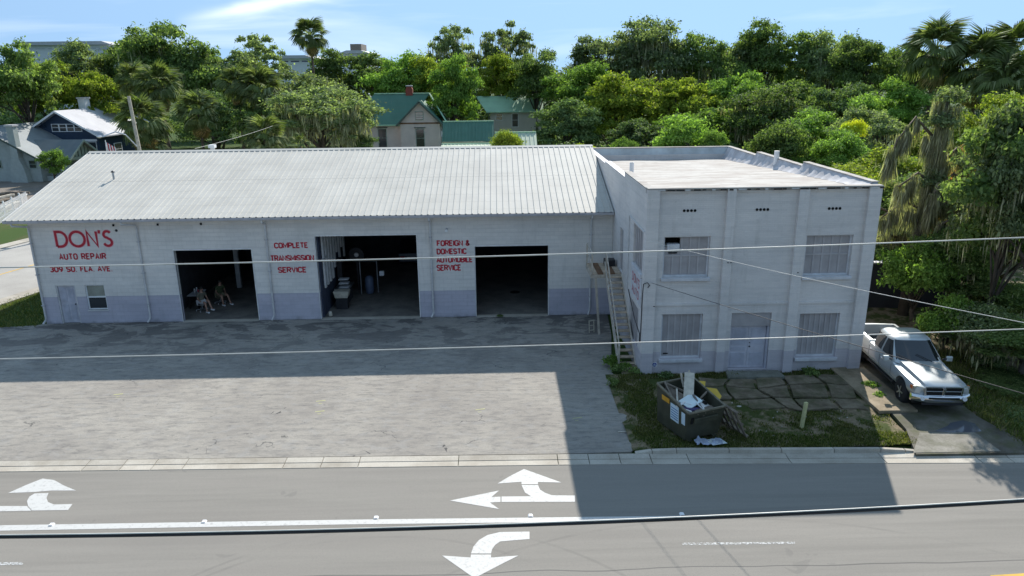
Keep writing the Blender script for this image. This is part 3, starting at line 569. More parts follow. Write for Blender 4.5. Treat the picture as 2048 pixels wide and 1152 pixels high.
# bay openings trims and sills
for (a, b, c, d) in bays:
    MB().box((a - .05, -.012, d), (b + .05, .05, d + .06)).obj('bay_trim', M['trim'], ga); MB().box((b, -.012, 0.02), (b + .045, .05, d)).obj('bay_trim', M['trim'], ga); MB().box((a - .045, -.012, 0.02), (a, .05, d)).obj('bay_trim', M['down'], ga)
    MB().box((a + .002, -.12, -.02), (b - .002, .21, .035)).obj('threshold', M['gutterc'], ga)
# interior post in bay 1 and hanging notice
MB().box((-13.3, 7.6, .03), (-13.1, 7.8, 4.98)).obj('interior_post', M['down'], ga); MB().box((-15.4, 6.0, .03), (-15.15, 6.2, 4.98)).obj('interior_post', M['down'], ga)
MB().box((-12.9, 7.5, 1.7), (-12.5, 7.52, 1.95)).obj('notice', M['sill'], ga)
# roof: front and rear slopes of separate ribbed panels
RXL, RXR = -23.8, 5.66; ey, ez = -.5, 5.42; npan = 32; pw = (RXR - RXL) / npan
slope = math.atan2(RZ + .08 - ez, RY - ey); sl_len = math.hypot(RZ + .08 - ez, RY - ey)
prof = []
for k in range(3):
    b = k * pw / 3; prof += [(b, 0), (b + pw / 3 * .36, 0), (b + pw / 3 * .41, .032), (b + pw / 3 * .59, .032), (b + pw / 3 * .64, 0)]
prof.append((pw, 0))
def panel_mesh(nm):
    v, f = [], []
    for s_ in (0, sl_len): v += [(a, s_, b) for a, b in prof]
    n = len(prof); f = [(i, i + 1, n + i + 1, n + i) for i in range(n - 1)]
    v += [(a, 0, b - .012) for a, b in prof]; f += [(i + 1, i, 2 * n + i, 2 * n + i + 1) for i in range(n - 1)]
    return mesh(nm, v, f, M['roofw'])
pm = panel_mesh('roof_panel')
for i in range(npan):
    link('roof_panel', pm, ga, (RXL + i * pw, ey, ez), (slope, 0, 0)); link('roof_panel', pm, ga, (RXL + (i + 1) * pw, 2 * RY - ey, ez), (slope, 0, math.pi))
MB().prism([(RY - .22, RZ + .055), (RY, RZ + .14), (RY + .22, RZ + .055), (RY + .22, RZ + .04), (RY, RZ + .12), (RY - .22, RZ + .04)], RXL - .02, RXR, lambda a, b, d: (d, a, b)).obj('ridge_cap', M['roofw'], ga)
MB().box((RXL + .02, ey + .09, ez - .16), (RXR, ey + .12, ez - .02)).obj('fascia', M['down'], ga)
MB().prism([(ey - .06, ez - .03), (ey - .04, ez - .13), (ey + .08, ez - .13), (ey + .085, ez - .02), (ey + .07, ez - .03), (ey + .06, ez - .115), (ey - .03, ez - .115), (ey - .045, ez - .02)], RXL, RXR, lambda a, b, d: (d, a, b)).obj('gutter', M['gut'], ga)
wall(XL - .7, XR - .03, ey + .13, -0.003, EZ + .06, EZ + .075, [], lambda u, v, d: (u, v, d)).obj('soffit', M['trim'], ga)
MB().bar((RXL - .01, ey, ez - .05), (RXL - .01, RY, RZ + .04), .03, .13).obj('rake_trim', M['trim'], ga)
for x_ in (-22.93, -17.70, -11.45, -3.36, 4.62):
    ds = MB().tube([(x_ - (.5 if x_ < -17 else 0), ey + .02, EZ + .1), (x_ - (.5 if x_ < -17 else 0), ey + .02, EZ - .02), (x_, -.09, EZ - .14), (x_, -.075, EZ - .35), (x_, -.075, .32), (x_ - .03, -.09, .22), (x_ - .1, -.22, .08)], .05, 6).obj('downspout', M['down'], ga)
    for zc in (1.0, 2.6, 4.2): MB().box((x_ - .075, -.13, zc), (x_ + .075, -.002, zc + .035)).obj('strap', M['gut'], ds)
# person door, window
dr = MB().box((-22.13, .09, .04), (-21.31, .13, 1.97)).obj('door', M['door'], ga)
for (a, b, c, d) in ((-22.03, -21.76, 1.15, 1.85), (-21.68, -21.41, 1.15, 1.85), (-22.03, -21.76, .2, 1.0), (-21.68, -21.41, .2, 1.0)): MB().box((a, .078, c), (b, .089, d)).obj('door_panel', M['doorf'], dr, bevel=.008)
MB().lathe([(.03, 0), (.035, -.03), (.02, -.06)], (-21.4, .09, 1.02), 10, 'y').obj('handle', M['darkmetal'], dr)
wall(-22.2, -21.24, .02, 2.03, .03, .12, [(-22.14, -21.3, .0, 1.97)], FX).obj('door_frame', M['down'], ga)
wn_ = wall(-20.76, -19.78, .72, 2.04, .06, .12, [(-20.7, -19.84, .79, 1.35), (-20.7, -19.84, 1.42, 1.98)], FX).obj('window', M['winwhite'], ga)
MB().box((-20.7, .09, 1.42), (-19.84, .095, 1.98)).obj('pane', simple('blind_behind_glass', (.30, .31, .26), .3), wn_); MB().box((-20.7, .09, .79), (-19.84, .095, 1.35)).obj('pane', M['winpane'], wn_); MB().box((-20.68, .12, 1.02), (-19.86, .13, 1.06)).obj('blind_slat', M['woodl'], wn_)
MB().box((-20.8, -.04, .66), (-19.74, .06, .72)).obj('window_sill', M['down'], ga)
# lettering
yS = -.006
def LT(text, u0, u1, v0, v1, t=.05, **k): lettering(text, u0, u1, v0, v1, FX, M['red'], ga, t + .012, d0=yS, **k)
lettering("DON'S", -21.80, -18.93, 3.93, 4.84, FX, M['pink'], ga, .165, WIDE, d0=-.003); lettering("DON'S", -21.77, -18.96, 3.96, 4.81, FX, M['red'], ga, .115, WIDE, 'large red DON\'S lettering with a thin pink edge', d0=yS)
LT('AUTO REPAIR', -21.74, -19.42, 3.34, 3.67, .055, gap=.28); LT('309 SO. FLA. AVE.', -22.32, -19.22, 2.71, 3.02, .055, gap=.25)
LT('COMPLETE', -11.12, -9.43, 3.75, 4.05, .055); LT('TRANSMISSION', -11.37, -9.19, 3.09, 3.41, .055); LT('SERVICE', -11.06, -9.62, 2.49, 2.80, .055)
LT('FOREIGN &', -3.07, -1.41, 3.73, 4.04, .055); LT('DOMESTIC', -3.09, -1.58, 3.31, 3.62, .055); LT('AUTOMOBILE', -3.12, -1.29, 2.88, 3.20, .055); LT('SERVICE', -3.13, -1.88, 2.46, 2.79, .055)
# small fittings on the wall and roof
lf = MB().lathe([(.06, 0), (.06, -.02), (.03, -.03), (.03, -.1)], (-2.55, 0, 4.6), 10, 'y').obj('wall_lamp', M['gut'], ga); MB().lathe([(.05, 0), (.075, -.09), (.07, -.1)], (-2.55, -.1, 4.55), 12, 'y').obj('lamp_head', M['winwhite'], lf)
for x_ in (-18.85, -16.7, -14.6): MB().box((x_, -.06, 5.0), (x_ + .08, -.004, 5.1)).obj('cable_clip', M['black'], ga)
MB().lathe([(.07, 0), (.05, -.03)], (-18.72, -.005, 4.78), 8, 'y').obj('cable_clip', M['darkmetal'], ga)
rv = MB().tube([(-20.6, 4.2, 6.5), (-20.6, 4.2, 7.12)], .055, 10).obj('roof_vent', M['steel'], ga); MB().lathe([(.1, 0), (.1, .04), (.02, .1)], (-20.6, 4.2, 7.1), 10).obj('vent_cap', M['darkmetal'], rv)
rv = MB().box((-17.1, 9.0, 7.3), (-16.9, 9.2, 7.88)).obj('roof_vent', M['white'], ga); MB().box((-17.18, 8.92, 7.88), (-16.82, 9.28, 8.06)).obj('vent_cap', M['white'], rv)

# things in the dark bays
def sedan():
    t = empty('parked_car', (-5.6, 10.2, 0.03), 0, 'dark car standing deep inside the middle bay with its white plate showing', 'car')
    prof = [(-.1, .35), (0, .3), (4.3, .3), (4.4, .6), (4.35, .8), (3.3, .92), (2.7, 1.38), (1.2, 1.42), (.5, 1.0), (0, .95)]
    b = MB().prism(prof, -.85, .85, lambda a, b, d: (d, a, b)).obj('body', simple('dark_car_paint', (.02, .02, .03), .3), t, bevel=.06)
    MB().box((-.26, -.14, .55), (.26, -.1, .72)).obj('licence_plate', M['white'], t)
    for sx_ in (-.55, .55): MB().box((sx_ - .14, -.12, .62), (sx_ + .14, -.08, .74)).obj('tail_lamp', M['red'], t)
    for sx_ in (-.8, .8):
        for yy in (.8, 3.4): w = MB().lathe([(.31, -.1), (.31, .1)], (sx_, yy, .3), 18, 'x').obj('tyre', M['rubber'], t)
    MB().prism([(.62, 1.02), (1.18, 1.36), (1.2, 1.37), (.6, 1.0)], -.7, .7, lambda a, b, d: (d, a - .05, b + .02)).obj('rear_window', M['winpane'], t)
sedan()
t = empty('utility_sink', (-8.35, 1.75, .03), 0, 'pale boxy basin on a dark stand beside the left jamb of the middle bay', 'basin')
MB().prism([(-.33, .62), (.33, .62), (.42, .98), (-.42, .98)], -.25, .3, lambda a, b, d: (a, d, b)).obj('basin', M['woodl'], t, bevel=.02); MB().box((-.3, -.2, 0), (.3, .25, .61)).obj('stand', M['darkmetal'], t)
t = empty('workbench', (-8.55, 3.0, .03), 0, 'dark bench with stacked trays against the battened bay wall', 'bench')
MB().box((-.35, -.6, .8), (.45, .9, .86)).obj('top', M['steel'], t); MB().box((-.3, -.5, .0), (.35, .8, .79)).obj('cabinet', M['inner'], t)
for k in range(3): MB().box((-.1, -.55 + .02 * k, .9 + k * .22), (.42, -.1, .93 + k * .22)).obj('tray', M['white'], t)
MB().box((-.3, .3, .87), (-.05, .8, 2.3)).obj('rack', M['darkmetal'], t)
t = empty('air_tank', (-7.3, 4.2, .03), 0, 'upright blue grey air tank with a pipe frame inside the middle bay', 'tank')
MB().lathe([(.12, .05), (.22, .12), (.24, .3), (.24, .95), (.15, 1.08), (.04, 1.12)], (0, 0, 0), 16).obj('tank', simple('tank_paint', (.10, .13, .2), .4), t, smooth=True)
MB().tube([(-.5, .1, 0), (-.5, .1, 1.9), (.45, .1, 1.9), (.45, .1, .1)], .035, 8).obj('pipe_frame', M['steel'], t); MB().box((.6, -.05, 1.1), (.85, .15, 1.35)).obj('gauge_box', M['white'], t)
t = empty('floor_fan', (-8.1, 5.2, .03), 0, 'grey drum fan hanging over clutter on the bay wall', 'fan')
MB().lathe([(.42, -.1), (.45, 0), (.42, .1)], (0, 0, 2.1), 20, 'y').obj('drum', M['darkmetal'], t); MB().bar((0, 0, 0), (0, 0, 1.7), .08).obj('stand', M['darkmetal'], t)
MB().lathe([(.12, -.14), (.14, -.1)], (0, 0, 2.1), 12, 'y').obj('hub', M['steel'], t)
tag(MB().lathe([(.08, 0), (.1, .02), (.09, .2), (.07, .25)], (-8.72, .42, .04), 12).obj('bucket', M['woodl']), 'small pale bucket on the sill at the left of the middle bay', 'bucket')
tag(MB().lathe([(.28, 0), (.28, .006)], (.9, 4.2, .026), 20).obj('drain_cover', M['black']), 'round dark drain cover on the floor of the right bay', 'drain')

# ================================================================== BRICK BUILDING
BX0, BX1, BY0, BY1, BT = 5.71, 14.73, -8.05, 10.9, 7.72
bb = empty('brick_building', (0, 0, 0), 0, 'two storey flat roofed building of painted grey brick beside the garage', 'building')
win = [(6.45, 8.28, 4.15, 5.80), (12.05, 13.90, 4.12, 5.77), (6.52, 8.18, .70, 2.62), (12.10, 13.74, .66, 2.55)]
doorh = (9.34, 10.96, .18, 2.62)
FB = lambda u, v, d: (u, BY0 + d, v)
# wall face sits back .07 behind the piers
wall(BX0, BX1, -.15, 7.50, .14, .43, win + [doorh, (7.12 + .0, 7.13, 6.8, 6.81)], FB).obj('front_wall', M['brickp'], bb)
for a, b in ((BX0, 6.19), (8.78, 9.12), (11.55, 11.94), (14.24, BX1)): MB().box((a, BY0 - .015, -.15), (b, BY0 + .139, 7.66)).obj('pilaster', M['brickp'], bb)
for a, b in ((6.195, 8.775), (9.125, 11.545), (11.945, 14.235)): MB().box((a, BY0 + .09, 7.505), (b, BY0 + .28, 7.64)).obj('parapet_band', M['brickp'], bb)
for a, b in ((6.19, 8.78), (9.12, 11.55), (11.94, 14.24)): MB().box((a + .003, BY0 + .10, 2.98), (b - .003, BY0 + .139, 3.07)).obj('string_course', M['brickp'], bb)
# side walls
lw = [(-7.55, -5.55, 4.2, 5.9), (-3.1, -2.2, 3.02, 5.05), (-7.2, -5.2, .9, 2.6)]
wall(BY0 + .432, BY1, -.15, 7.20, BX0 + .0, BX0 + .25, lw, FY).obj('side_wall', M['brickp'], bb)
wall(BY0 + .432, BY1, -.15, 7.18, BX1 - .25, BX1, [], FY).obj('side_wall', M['brickp'], bb)
wall(BX0 + .26, BX1 - .26, 0, 6.95, BY1 - .25, BY1, [], FX).obj('rear_wall', M['brickp'], bb)
# roof deck slopes gently to the back
RFZ = lambda y: 7.60 - (y - BY0) * (7.60 - 6.62) / (BY1 - BY0)
nn = 24; v = []; f = []
for j in range(nn + 1):
    y_ = BY0 + .02 + (BY1 - .27 - BY0) * j / nn
    for i in range(11): x_ = BX0 + .27 + (BX1 - BX0 - .54) * i / 10; v.append((x_, y_, RFZ(y_) + .025 * math.sin(x_ * 1.3 + y_) * math.sin(y_ * .8)))
for j in range(nn):
    for i in range(10): a = j * 11 + i; f.append((a, a + 1, a + 12, a + 11))
link('roof', mesh('roof', v, f, M['membrane'], True), bb)
MB().box((BX0, BY0 - .03, 7.665), (BX1 + .02, BY0 + .34, 7.72)).obj('coping', M['membrane'], bb, bevel=.015)
rnd.seed(5)
for k in range(26):
    a = BX0 + .4 + k * .34; MB().box((a, BY0 - .034, 7.60 + rnd.uniform(0, .02)), (a + rnd.uniform(.1, .33), BY0 - .018, 7.664)).obj('flaking_edge', M['darkmetal'] if k % 3 else M['down'], bb)
# right parapet in three steps, membrane folded over it
steps = [(BY0 + .35, -1.1, 7.78), (-1.1, 5.3, 7.58), (5.3, BY1 - .26, 7.38)]
for (a, b, z) in steps:
    MB().box((BX1 - .25, a, 7.185), (BX1, b, z)).obj('parapet', M['flash'], bb, bevel=.05)
    v = []; f = []; n = int((b - a) / .22)
    for k in range(n + 1):
        y_ = a + (b - a) * k / n; w = .035 * math.sin(k * 1.9) + .02 * math.sin(k * 4.3); r0 = RFZ(y_)
        v += [(BX1 - .62 + w * 2, y_, r0 + .012), (BX1 - .44 + w, y_, r0 + (z - r0) * .35), (BX1 - .30 + w * .5, y_, r0 + (z - r0) * .8), (BX1 - .24, y_, z + .004)]
    for k in range(n):
        for q in range(3): c = k * 4 + q; f.append((c, c + 4, c + 5, c + 1))
    link('membrane_skirt', mesh('membrane_skirt', v, f, M['flash'], True), bb)
    MB().box((BX1 - .28, a + .01, z + .006), (BX1 + .02, b - .01, z + .04)).obj('coping', M['membrane'], bb, bevel=.012)
lsteps = [(BY0 + .35, -2.9, 7.74), (-2.9, 3.2, 7.50), (3.2, BY1 - .26, 7.40)]
for (a, b, z) in lsteps:
    MB().box((BX0 + .001, a, 7.205), (BX0 + .24, b, z - .08)).obj('parapet', M['brickp'], bb)
    MB().box((BX0 - .02, a + .005, z - .075), (BX0 + .30, b - .005, z - .03)).obj('coping', M['flash'] if a > -4 else M['membrane'], bb, bevel=.012)
MB().box((BX0 + .26, BY1 - .24, 6.4), (BX1 - .26, BY1 - .02, 7.36)).obj('parapet', M['parablue'], bb); MB().box((BX0, BY1 - .27, 7.365), (BX1, BY1 + .02, 7.41)).obj('coping', M['membrane'], bb)
for (x_, y_, h_, r_) in ((BX1 - .3, 2.2, 7.98, .13), (6.25, -1.6, 7.95, .1)): rv = MB().tube([(x_, y_, 6.9), (x_, y_, h_)], r_, 12).obj('roof_pipe', M['white'], bb); MB().lathe([(r_ * .75, 0), (r_ * .75, .004)], (x_, y_, h_ + .001), 12).obj('pipe_mouth', M['darkmetal'], rv)
# boarded windows
def boarded(h, yb, open_corner=False, ncol=5, mid=True):
    a, b, c, d = h; y0 = BY0 + yb
    w = MB().box((a + .01, y0 + .06, c + .01), (b - .01, y0 + .08, d - .01)).obj('window', M['board'], bb) if not open_corner else None
    if open_corner:
        xo = a + (b - a) * .37; zo = d - .42
        w = MB().box((a + .01, y0 + .06, c + .01), (b - .01, y0 + .08, zo)).add(*[(lambda m: (m.v, m.f))(MB().box((xo, y0 + .06, zo + .001), (b - .01, y0 + .08, d - .01)))][0]).obj('window', M['board'], bb)
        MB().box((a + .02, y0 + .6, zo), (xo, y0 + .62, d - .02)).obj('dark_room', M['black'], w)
    wall(a + .005, b - .005, c + .005, d - .005, y0 + .015, y0 + .058, [(a + .07, b - .07, c + .08, d - .05)], FX).obj('frame', M['sill'], w)
    n = ncol; st = (b - a - .14) / n
    for k in range(1, n):
        x_ = a + .07 + st * k; top = d - .06
        if open_corner and x_ < a + (b - a) * .37: top = d - .44
        MB().box((x_ - .035, y0 + .035, c + .09), (x_ + .035, y0 + .058, top)).obj('batten', M['boardl'], w)
    if mid: MB().box((a + .075, y0 + .028, (c + d) / 2 - .0), (b - .075, y0 + .056, (c + d) / 2 + .07)).obj('rail', M['boardl'], w)
    MB().box((a - .06, BY0 + .02, c - .13), (b + .06, BY0 + .136, c - .003)).obj('window_sill', M['sill'], bb, bevel=.01)
    return w
w1 = boarded(win[0], .24, True)
acb = MB().box((6.62, BY0 + .22, 5.22), (7.1, BY0 + .5, 5.48)).obj('air_conditioner', M['sill'], w1, bevel=.01); MB().box((6.68, BY0 + .25, 5.10), (7.02, BY0 + .285, 5.15)).obj('slot', M['black'], w1)
boarded(win[1], .24); boarded(win[2], .24, mid=False, ncol=6); boarded(win[3], .24, mid=False, ncol=7)
MB().box((6.66, BY0 + .24, .88), (6.86, BY0 + .265, .92)).obj('slot', M['black'], bb)
# doors
MB().box((9.35, BY0 + .2, 2.04), (10.95, BY0 + .28, 2.61)).obj('transom_board', M['board'], bb)
for s_, (a, b) in enumerate(((9.36, 10.14), (10.15, 10.86))):
    d_ = MB().box((a, BY0 + .32, .2), (b, BY0 + .37, 2.03)).obj('door', M['door'], bb)
    for (c, e) in ((.3, .85), (.95, 1.1), (1.2, 1.9)):
        if s_ and c < 1.1 and c > .9: continue
        MB().box((a + .1, BY0 + .305, c), (b - .1, BY0 + .319, e)).obj('door_panel', M['doorf'], d_, bevel=.008)
    if s_: MB().lathe([(.03, 0), (.035, -.03), (.015, -.05)], (a + .07, BY0 + .32, 1.12), 10, 'y').obj('handle', M['darkmetal'], d_); MB().lathe([(.022, 0), (.022, -.02)], (a + .07, BY0 + .32, 1.28), 10, 'y').obj('lock', M['darkmetal'], d_)
MB().box((10.87, BY0 + .22, .19), (10.95, BY0 + .4, 2.035)).obj('door_frame', M['doorf'], bb)
# terracotta vent holes
for xc in (7.40, 10.22, 13.03):
    for k in range(4): MB().lathe([(.055, .012), (.055, .0), (.04, 0.0), (.04, .05)], (xc - .22 + k * .14, BY0 + .125, 6.82), 12, 'y').obj('vent_hole', M['black'], bb)
for (x_, z_) in ((8.95, 4.75), (9.06, 4.75), (11.75, 4.3), (6.12, 3.0)): MB().box((x_, BY0 - .03, z_), (x_ + .06, BY0 - .016, z_ + .03)).obj('bolt', M['darkmetal'], bb)
# left wall: window, doorway, painted sign board, conduits
x0 = BX0
a, b, c, d = lw[0]; w = MB().box((x0 + .09, a + .01, c + .01), (x0 + .12, b - .01, d - .01)).obj('window', M['board'], bb)
for k in range(1, 5): MB().box((x0 + .06, a + k * .4 - .03, c + .02), (x0 + .088, a + k * .4 + .03, d - .02)).obj('batten', M['boardl'], w)
MB().box((x0 - .06, a - .06, c - .13), (x0 + .06, b + .06, c - .003)).obj('window_sill', M['sill'], bb)
a, b, c, d = lw[1]; dd = MB().box((x0 + .1, a + .01, c), (x0 + .14, b - .01, d - .01)).obj('door', M['board'], bb)
a, b, c, d = lw[2]; w = MB().box((x0 + .09, a + .01, c + .01), (x0 + .12, b - .01, d - .01)).obj('window', M['board'], bb)
for k in range(1, 5): MB().box((x0 + .06, a + k * .4 - .03, c + .02), (x0 + .088, a + k * .4 + .03, d - .02)).obj('batten', M['boardl'], w)
FS = lambda u, v, d: (x0 + d, u, v)
MB().box((x0 - .035, -7.7, 2.85), (x0 - .003, -5.5, 4.02)).obj('sign_board', M['sill'], bb)
FSm = lambda u, v, d: (x0 - .041 + d, -u, v)
lettering("DON'S", 5.75, 7.4, 3.5, 3.9, FSm, M['faded'], bb, .07); lettering('AUTO', 5.75, 7.3, 3.0, 3.38, FSm, M['faded'], bb, .07)
MB().tube([(x0 - .03, -4.6, 2.75), (x0 - .03, -4.6, 6.05), (x0 - .03, -7.85, 6.0)], .022, 6).obj('conduit', M['down'], bb)
MB().tube([(x0 - .03, -4.9, 2.8), (x0 - .03, -6.6, 2.0), (x0 - .03, -7.7, 1.75), (x0 - .03, -7.75, 1.4), (x0 - .03, -7.9, 1.45), (x0 - .03, -8.0, 3.5), (x0 - .02, -8.08, 3.95), (x0 + .12, -8.12, 4.02), (x0 + .22, -8.1, 3.9), (x0 + .15, -8.1, 3.8)], .018, 6).obj('conduit', M['darkmetal'], bb)
tk = MB().lathe([(.115, 0), (.115, -.01)], (6.31, BY0 + .139, .46), 24, 'y').obj('security_sign', M['white'], bb); tag(tk, 'round white edged blue security sticker low on the corner'); tk.name = 'security_sign'
MB().lathe([(.085, 0), (.085, -.004)], (6.31, BY0 + .128, .46), 24, 'y').obj('sign_face', M['signblue'], tk)
MB().box((6.24, BY0 + .114, .445), (6.38, BY0 + .1225, .46)).add(*(lambda m: (m.v, m.f))(MB().box((6.255, BY0 + .114, .415), (6.365, BY0 + .1225, .427)))).obj('sign_print', M['sticker'], tk)
MB().prism([(-.04, .475), (.04, .475), (0, .515)], BY0 + .114, BY0 + .1225, lambda a, b, d: (6.31 + a, d, b)).obj('sign_print', M['sticker'], tk)

# ================================================================== OUTSIDE STAIR
stz, y_t, y_b, sx0, sx1 = 3.0, -2.95, -7.1, 4.99, 5.69
st = empty('outside_staircase', (0, 0, 0), 0, 'steep weathered outside stair climbing to the upper side door', 'staircase')
for x_ in (sx0, sx1): MB().bar((x_, y_b - .05, .02), (x_, y_t, stz - .1), .07, .26).obj('stringer', M['rail'], st)
for k in range(15):
    q = (k + .6) / 15.3; yy = y_b + (y_t - y_b) * q; z = stz * q; MB().box((sx0 + .03, yy - .13, z), (sx1 - .03, yy + .13, z + .045)).obj('tread', M['tread'], st, bevel=.006)
for k in range(5): MB().box((4.32 + k * .275, y_t, stz - .05), (4.32 + (k + 1) * .275 - .02, -.95, stz)).obj('deck_board', M['rust'] if k % 2 else M['tread'], st)
MB().bar((4.3, y_t, stz - .13), (5.66, y_t, stz - .13), .06, .16).obj('deck_beam', M['rail'], st); MB().bar((4.3, y_t, stz - .13), (4.3, -.95, stz - .13), .06, .16).obj('deck_beam', M['rail'], st)
MB().bar((4.72, y_t - .02, 0), (4.5, y_t, stz - .2), .1).obj('support_post', M['rail'], st)
for o_ in (0, .12): MB().bar((sx0 - .01 - o_ * .6, y_b, .98 - o_ * 3.5), (sx0 - .01 - o_ * .6, y_t, stz + .98 - o_ * 3.5), .05, .07).obj('handrail', M['rail'], st)
MB().bar((sx0 - .01, y_b, .05), (sx0 - .01, y_b, 1.0), .07).obj('rail_post', M['rail'], st); MB().bar((sx0 - .01, y_t, stz - .1), (sx0 - .01, y_t, stz + 1.0), .07).obj('rail_post', M['rail'], st); MB().bar((4.32, y_t, stz - .1), (4.32, y_t, stz + 1.0), .06).obj('rail_post', M['rail'], st)
MB().bar((4.32, y_t, stz + .98), (sx0 - .01, y_t, stz + .98), .05).obj('handrail', M['rail'], st); MB().bar((4.32, y_t, stz + .98), (4.32, -1.0, stz + .98), .05).obj('handrail', M['rail'], st); MB().bar((4.32, y_t, stz + .5), (4.32, -1.0, stz + .5), .05).obj('handrail', M['rail'], st); MB().bar((4.32, -1.0, stz - .1), (4.32, -1.0, stz + 1.0), .06).obj('rail_post', M['rail'], st)
t = empty('leaning_rack', (4.38, -2.7, .0), .3, 'small pale metal rack leaning by the landing post', 'rack')
for x_ in (-.1, .14): MB().bar((x_, 0, 0), (x_, .05, .62), .04).obj('upright', M['woodl'], t)
for z_ in (.12, .36, .6): MB().bar((-.12, .02, z_), (.16, .02, z_), .04).obj('rung', M['woodl'], t)
t = tag(MB().box((5.1, -1.7, 3.01), (5.6, -1.2, 3.3)).obj('crate', M['darkmetal']), 'dark box left on the stair landing by the side door', 'box')

# ================================================================== DUMPSTER AND RUBBISH
def dumpster():
    t = empty('dumpster', (6.45, -12.72, .07), R(21), 'open dark green steel rubbish dumpster heaped with boards on the grass', 'dumpster')
    hw, y0, y1 = .68, -.82, .82
    zt = lambda y: 1.18 + (y - y0) / (y1 - y0) * .28
    # shell: four plates with flared front lip
    B = [(-hw, y0), (hw, y0), (hw, y1), (-hw, y1)]; T = [(-hw - .05, y0 - .22), (hw + .05, y0 - .22), (hw + .05, y1 + .02), (-hw - .05, y1 + .02)]
    for i in range(4):
        a, b = B[i], B[(i + 1) % 4]; c, d = T[(i + 1) % 4], T[i]; cen = (0, 0)
        o = [(a[0], a[1], .06), (b[0], b[1], .06), (c[0], c[1], zt(c[1])), (d[0], d[1], zt(d[1]))]; inn = [(x * .95, y * .965, z) for x, y, z in o]
        MB().add(o + inn, [(0, 1, 2, 3), (7, 6, 5, 4), (0, 4, 5, 1), (1, 5, 6, 2), (2, 6, 7, 3), (3, 7, 4, 0)]).obj('side_plate', M['bin'], t)
        MB().bar(o[3], o[2], .07, .05).obj('rim', M['binrim'], t)
    MB().box((-hw * .94, y0 * .95, .07), (hw * .94, y1 * .95, .1)).obj('floor_plate', M['bind'], t)
    for s in (-1, 1): MB().box((s * .5 - .08, -.9, 0), (s * .5 + .08, .9, .06)).obj('skid', M['bin'], t)
    f = lambda z: y0 - .22 * (z - .06) / 1.12
    MB().prism([(-.50, .72), (.42, .72), (.42, .92), (-.50, .92)], -.10, -.0, lambda a, b, d: (a, f(b) + d - .01, b)).obj('fork_pocket', M['bin'], t, bevel=.02)
    MB().prism([(-.58, .70), (-.505, .70), (-.505, .94), (-.58, .94)], -.03, -.0, lambda a, b, d: (a, f(b) + d - .012, b)).obj('pocket_mouth', M['black'], t)
    for xx in (-.35, -.05, .25): MB().lathe([(.02, 0), (.02, -.02)], (xx, f(1.04) - .01, 1.04), 8, 'y').obj('rivet', M['binrim'], t)
    fx = lambda z: -hw - .05 * (z - .06) / 1.12 - .012
    q = lambda nm, ya, yb, za, zb, m: MB().prism([(ya, za), (yb, za), (yb, zb), (ya, zb)], -.006, 0, lambda a, b, d: (fx(b) + d, a, b)).obj(nm, m, t)
    q('notice', -.50, -.02, .52, 1.12, M['sticker']); [q('print', -.46, -.06, .60 + k * .09, .63 + k * .09, M['stickerb']) for k in range(5)]
    for o in [x for x in t.children if x.name.startswith('print')]: o.location.x = -.004
    q('notice', -.86, -.66, .62, 1.05, M['sticker']); q('notice', .05, .5, 1.02, 1.2, M['orange'])
dumpster()
def DR(x, y):
    a, b = (x - 6.33) * .95, (y + 12.02) * .80; return (6.45 + a * .9925 - b * .122, -12.72 + a * .122 + b * .9925)
def board(name, px, L, W_, th, eul, m, label, cat):
    mb = MB().box((-W_ / 2, -L / 2, -th / 2), (W_ / 2, L / 2, th / 2)); o = mb.obj(name, M[m], None, loc=(*DR(px[0], px[1]), px[2]), rot=tuple(R(a) for a in (eul[0], eul[1], eul[2] + 7))); return tag(o, label, cat)
DZ = .07
board('pale_board', (6.38, -11.85, 1.38 + DZ), 1.5, .34, .03, (28, 0, -22), 'woodl', 'long pale plank standing out of the top of the dumpster', 'board')
board('white_panel', (6.26, -12.45, 1.18 + DZ), .52, .62, .025, (12, -14, 24), 'ltpanel', 'small pale blue white panel lying on the rubbish in the dumpster', 'panel')
board('brown_plank', (5.95, -11.75, 1.12 + DZ), 1.25, .42, .04, (10, -24, 28), 'wood', 'wide dark brown weathered board at the back left inside the dumpster', 'board')
board('brown_plank', (6.65, -12.85, .98 + DZ), 1.0, .16, .05, (-8, 18, -58), 'wood', 'narrow dark brown plank in front inside the dumpster', 'board')
board('grey_sheet', (6.78, -12.55, .98 + DZ), .75, .5, .02, (-14, 30, -48), 'trim', 'grey plastic tray edge at the front right corner inside the dumpster', 'tray')
board('purple_cushion', (6.22, -12.75, 1.0 + DZ), .4, .6, .12, (-10, 10, 20), 'navy', 'dark purple cushion under the pale panel in the dumpster', 'cushion').modifiers.new('b', 'BEVEL').width = .05
